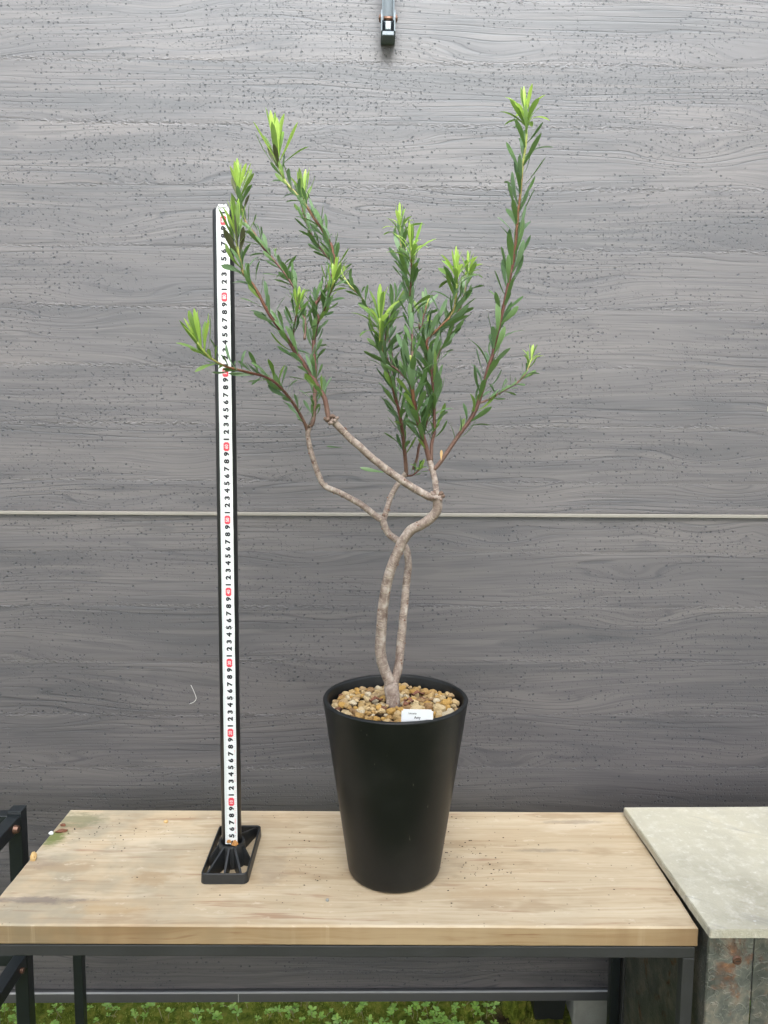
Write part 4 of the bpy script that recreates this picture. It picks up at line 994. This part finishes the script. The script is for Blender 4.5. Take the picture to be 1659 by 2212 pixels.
plant = thing('leucadendron_shrub', (.0305, 1.040, .228), 'slender leafy shrub with two twisted bare stems growing in the black pot', 'shrub')
LEAVES = []          # (length, mesh, world matrix, material, stem object)
def frame(d, u, roll):
    d = d.normalized(); x = d.cross(u)
    if x.length < 1e-4: x = d.orthogonal()
    x.normalize(); z = x.cross(d)
    m = Matrix(((x.x, d.x, z.x), (x.y, d.y, z.y), (x.z, d.z, z.z)))
    return (m @ Matrix.Rotation(roll, 3, 'Y')).to_4x4()
def put_leaf(p, d, u, L, me, mat, stem, rng, wide=1., roll=.35):
    m = Matrix.Translation(p) @ frame(d, u, rng.gauss(0, roll)) @ Matrix.Diagonal((L*wide, L, L, 1))
    LEAVES.append((L*wide, me, m, mat, stem))
def grow():
    for si, (name, kind, k, pts) in enumerate(STEMS):
        C_ = catmull(pts, .0022 if kind == 'wood' else .003); P = C_[:, :3]; R = C_[:, 3].copy()
        s = np.r_[0, np.cumsum(np.linalg.norm(np.diff(P, axis=0), axis=1))]; L = s[-1]; f = s/L
        rng = random.Random(100+si)
        if kind == 'wood':
            if name == 'trunk': R = R*(1+.16*np.clip((.35-f)/.35, 0, 1)**2)
            R = R*(1+.05*np.array([mnoise.noise(Vector((float(a)*60, si, 0))) for a in s]))
            V, Fc = tube(P, R, 18, .10, si)
            age = [.15+.75*max(0, mnoise.noise(Vector((float(f[i])*5, si*3., 0)))) for i in range(len(P)) for _ in range(18)]
            so = mesh_obj('trunk' if name == 'trunk' else 'branch', V, Fc, 'bark', plant, True, {'along': [float(a) for a in s for _ in range(18)], 'age': age})
            # scattered leaf scars standing proud
            SV, SF = [], []
            for q_ in range(int(L/.022)):
                i = rng.randrange(6, len(P)-4); t = Vector(P[i+1]-P[i-1]).normalized(); a = rng.uniform(0, 6.28)
                o_ = t.orthogonal().normalized(); d = (o_*math.cos(a)+t.cross(o_)*math.sin(a)); b = Vector(P[i])+d*(R[i]*.92)
                v, ff = tube([b, b+d*.0008+t*.0004, b+d*.0014+t*.0012], [.0011, .0009, .0004], 6); o0 = len(SV)
                SV += v; SF += [tuple(j+o0 for j in g_) for g_ in ff]
            if SV: props(mesh_obj('leaf_scars', SV, SF, 'chip', so, True), kind='stuff')
            continue
        V, Fc = tube(P, R, 8, .05, si)
        so = mesh_obj('shoot', V, Fc, 'shoot', plant, True, {'along': [float(a) for a in s for _ in range(8)], 'age': [float(a) for a in f for _ in range(8)]})
        phi = rng.uniform(0, 6.28); a = k['l0']*L; idx = 0; tip = k['tip']
        end = L-(.4*tip if tip else .004)
        while a < end:
            i = min(len(P)-2, max(1, int(np.searchsorted(s, a)))); p = Vector(P[i])
            t = Vector(P[min(i+3, len(P)-1)]-P[max(i-3, 0)]).normalized(); fr_ = a/L
            phi += 2.39996+rng.gauss(0, .25)
            o_ = t.orthogonal().normalized(); rad = o_*math.cos(phi)+t.cross(o_)*math.sin(phi)
            # leaves spread a little more across the shoot's width than straight at the viewer
            al = math.radians(k['ang']+13+rng.gauss(0, 9)-10*fr_)
            d = t*math.cos(al)+rad*math.sin(al); d = (d+Vector((0, 0, .22))).normalized()
            Lf = k['len']*rng.uniform(.78, 1.2)*(.72+.45*min(1, fr_*2.2) if fr_ < .4 else 1.)
            pz = k['purple']
            if tip and fr_ > 1-.5*pz and pz > 0 and rng.random() < .7: mat = 'leaf_purple'; Lf *= 1.15
            elif tip and L-a < tip*.9: mat = 'leaf_mid' if rng.random() < .65 else 'leaf'
            elif k['l0'] > .05 and fr_ < k['l0']+.10 and rng.random() < .3: mat = 'leaf_mid'
            else: mat = rng.choices(('leaf', 'leaf_grey', 'leaf_mid'), (62, 33, 5))[0]
            put_leaf(p+rad*R[i]*.7, d, t, Lf, rng.choice(OLD), mat, so, rng, rng.uniform(.92, 1.22))
            a += k['sp']*rng.uniform(.65, 1.35)
        if tip:
            # the young tuft: leaves close to upright inside, opening outwards below
            t = Vector(P[-1]-P[-5]).normalized(); ax = (t*.55+Vector((0, 0, 1))*.75).normalized()
            o_ = ax.orthogonal().normalized(); nl = 15 if tip > .03 else 9
            for j in range(nl):
                q_ = j/(nl-1); phi += 2.39996+rng.gauss(0, .2)
                rad = o_*math.cos(phi)+ax.cross(o_)*math.sin(phi)
                al = math.radians(6+q_*(34 if kind == 'L' else 42)+rng.gauss(0, 6))
                d = ax*math.cos(al)+rad*math.sin(al); p = Vector(P[-1])-t*(q_*tip*.42)+rad*R[-1]*.5
                me = rng.choice(YNG if (kind == 'L' or q_ < .4) else CURL)
                put_leaf(p, d, ax, tip*rng.uniform(.85, 1.08)*(.80+.2*q_), me, ('leaf_young' if rng.random() < .86 else 'leaf_mid') if q_ < .78 else 'leaf_mid', so, rng, 1.1 if kind == 'L' else 1., .2)
grow()
# two lone leaves hanging behind the long bare branch
wood = [o for o in plant.children if o.name.startswith('branch')]
rng = random.Random(2)
for a, b in (((-.0418, 1.0, .599), (-.0580, 1.008, .598)), ((.0128, 1.02, .5667), (-.0138, 1.028, .5686))):
    a, b = Vector(a), Vector(b); d = b-a
    put_leaf(a-d*.15, d, Vector((0, -.6, .8)), d.length*1.25, OLD[0], 'leaf', wood[2], rng, .95, .1)
a = Vector((.0884, 1.002, .5835)); put_leaf(a, Vector((.02, 0, 1)), Vector((0, -1, .1)), .0135, YNG[0], 'bud', wood[-1], rng, 2.0, .1)
LEAVES.sort(key=lambda q_: -q_[0])
for n_, (L, me, m, mat, so) in enumerate(LEAVES[:300]):
    place('leaf', me, m, so, mat)
rest = {}
for L, me, m, mat, so in LEAVES[300:]: rest.setdefault(mat, []).append((me, m))
for mat, lst in rest.items():
    V, Fc = [], []
    for me, m in lst:
        o = len(V); V += [m @ v.co for v in me.vertices]; Fc += [tuple(i+o for i in p.vertices) for p in me.polygons]
    props(mesh_obj('small_leaves', V, Fc, mat, plant, True), kind='stuff')

def stubs():
    """pruned snags and buds at the joints"""
    spec = [((.0834, 1.005, .5359), 11, .0062), ((-.0524, .985, .6341), 10, .0056), ((.0163, 1.062, .4999), 7, .0046), ((-.0869, 1.065, .6244), 5, .0036), ((.0472, 1.080, .5599), 5, .0034), ((-.0655, 1.063, .5451), 4, .0036)]
    rng = random.Random(9)
    for c, n, r in spec:
        c = Vector(c)
        for i in range(n):
            d = Vector((rng.gauss(0, 1), rng.gauss(-.5, .7), rng.gauss(.35, .7))).normalized()
            L = r*rng.uniform(1.2, 2.0); q_ = rng.uniform(.25, .5)*r
            V, Fc = tube([c+d*r*.3, c+d*L*.8, c+d*L, c+d*(L+.0003)], [q_*1.3, q_*1.15, q_*.95, q_*.4], 9, .3, i)
            mesh_obj('pruned_stub', V, Fc, 'stub' if i % 2 == 0 else 'bark', plant, True, {'along': [.5]*len(V), 'age': [.95 if i % 2 else .1]*len(V)})
stubs()

# ------------------------------------------------------------------ variegated plant just past the right edge of the picture
def side_plant():
    p = thing('variegated_plant', (.80, 1.04, .0145), 'variegated cream-edged leaf tip at the right edge of the picture', 'plant')
    V, Fc = lathe([(.001, .016), (.048, .0155), (.05, .018), (.066, .118), (.068, .120), (.064, .120), (.058, .105), (.001, .104)], 40, .80, 1.04)
    mesh_obj('small_pot', V, Fc, 'foot', p, True)
    rng = random.Random(4)
    C_ = catmull([(.80, 1.04, .10), (.795, 1.045, .30), (.765, 1.05, .48), (.69, 1.05, .60), (.585, 1.05, .655), (.560, 1.05, .655)], .01)
    V, Fc = tube(C_, [.0028-.0012*i/len(C_) for i in range(len(C_))], 8); st_ = mesh_obj('stem', V, Fc, 'weedstem', p, True)
    def vleaf(a, d, u, L):
        m = Matrix.Translation(a) @ frame(d, u, 0) @ Matrix.Diagonal((L, L, L, 1))
        v1, f1 = leaf_mesh(.4, .62, .12); v1 = [m @ Vector(v) for v in v1]
        o = mesh_obj('leaf', v1, f1, 'vcream', st_, True)
        v2, f2 = leaf_mesh(.4, .46, .12); v2 = [m @ (Vector((v[0], v[1]*.9+.02, v[2]+.012))) for v in v2]
        mesh_obj('leaf_centre', v2, f2, 'vgreen', o, True) if False else mesh_obj('leaf', v2, f2, 'vgreen', st_, True)
    vleaf(Vector((.560, 1.05, .655)), Vector((-1, -.1, -.25)), Vector((0, -.9, .5)), .0305)
    for i in range(6, len(C_)-3, 4):
        s_ = 1 if i % 8 else .6
        vleaf(Vector(C_[i]), Vector((abs(rng.gauss(.8, .2)), rng.gauss(0, .5), .3)), Vector((0, -.6, .8)), rng.uniform(.03, .045)*s_)
side_plant()

# ------------------------------------------------------------------ litter on the table and the wall
def lump(name, c, s, mat, seed, label, cat, sub=2, rz=0.):
    bm = bmesh.new(); bmesh.ops.create_icosphere(bm, subdivisions=sub, radius=1)
    mt = Matrix.Rotation(rz, 3, 'Z')
    for v in bm.verts:
        k = 1+.45*mnoise.noise(v.co*1.4+Vector((seed*3.7, 0, 0)))+.2*mnoise.noise(v.co*3.5+Vector((0, seed, 0)))
        v.co = mt @ Vector((v.co.x*s[0]*k, v.co.y*s[1]*k, max(-.8, v.co.z)*s[2]*k))+Vector(c)
    o = from_bm(name, bm, mat, None, False, loc=(c[0], c[1], c[2]-s[2])); return props(o, label, cat)
lump('bark_chip', (-.478, 1.147, .0022), (.0085, .0032, .0026), 'chip', 1, 'larger reddish bark chip on the back left of the table', 'bark chip', rz=.25)
lump('bark_chip', (-.4835, 1.166, .0020), (.0040, .0030, .0022), 'chip', 2, 'smaller reddish bark chip nearest the back left table corner', 'bark chip')
lump('pebble', (-.491, 1.140, .0024), (.0034, .0026, .0030), 'tape', 3, 'tiny white pebble at the left edge of the table below the bark chips', 'pebble')
lump('stone_chip', (-.487, 1.068, .0045), (.0048, .0040, .0066), 'pebble', 5, 'pale tan stone chip standing on the left edge of the table', 'stone chip')
lump('stone_chip', (-.325, 1.176, .0020), (.0040, .0024, .0022), 'pebble', 6, 'pale tan stone chip near the back edge of the table, left of the pole', 'stone chip')
lump('pebble', (-.057, .9680, .0020), (.0022, .0020, .0024), 'concrete', 7, 'tiny grey pebble on the table in front of the black pot', 'pebble')
def crumbs():
    V, Fc = [], []; rng = random.Random(17)
    spots = [(.145, 1.085, .030, .035, 60), (.175, 1.05, .02, .014, 26), (-.095, 1.075, .022, .05, 30), (-.075, 1.00, .02, .02, 10), (-.40, 1.15, .06, .03, 44), (-.20, 1.02, .25, .08, 30), (.25, 1.05, .15, .09, 26), (.10, 1.20, .1, .008, 14)]
    for cx, cy, sx, sy, n in spots:
        for i in range(n):
            x, y = rng.gauss(cx, sx), rng.gauss(cy, sy)
            if not (.925 < y < 1.20 and -.47 < x < .40): continue
            if math.hypot(x-PCX, y-PCY) < .067: continue
            if -.236 < x < -.166 and 1.004 < y < 1.144: continue
            r = rng.choice((.0004, .0005, .0007, .0010)); o = len(V)
            for k in range(5):
                a = k*1.2566+rng.uniform(-.3, .3); V.append((x+r*1.5*math.cos(a), y+r*math.sin(a), .0003))
            V.append((x+rng.uniform(-.4, .4)*r, y, r*.9+.0004))
            Fc += [(o+k, o+(k+1) % 5, o+5) for k in range(5)]
    props(mesh_obj('soil_crumbs', V, Fc, 'crumb'), 'dark crumbs of soil scattered on the wooden table', 'soil crumbs', kind='stuff')
crumbs()
C_ = catmull([(-.3248, 1.3575, .1640), (-.3190, 1.3560, .1520), (-.3155, 1.3560, .1400), (-.3200, 1.3565, .1330), (-.3277, 1.3578, .1292)], .002)
V, Fc = tube(C_, [.0005]*len(C_), 5); props(mesh_obj('dry_fibre', V, Fc, 'fibre', smooth=True), 'thin curled white fibre stuck to the wall left of the pole', 'fibre')
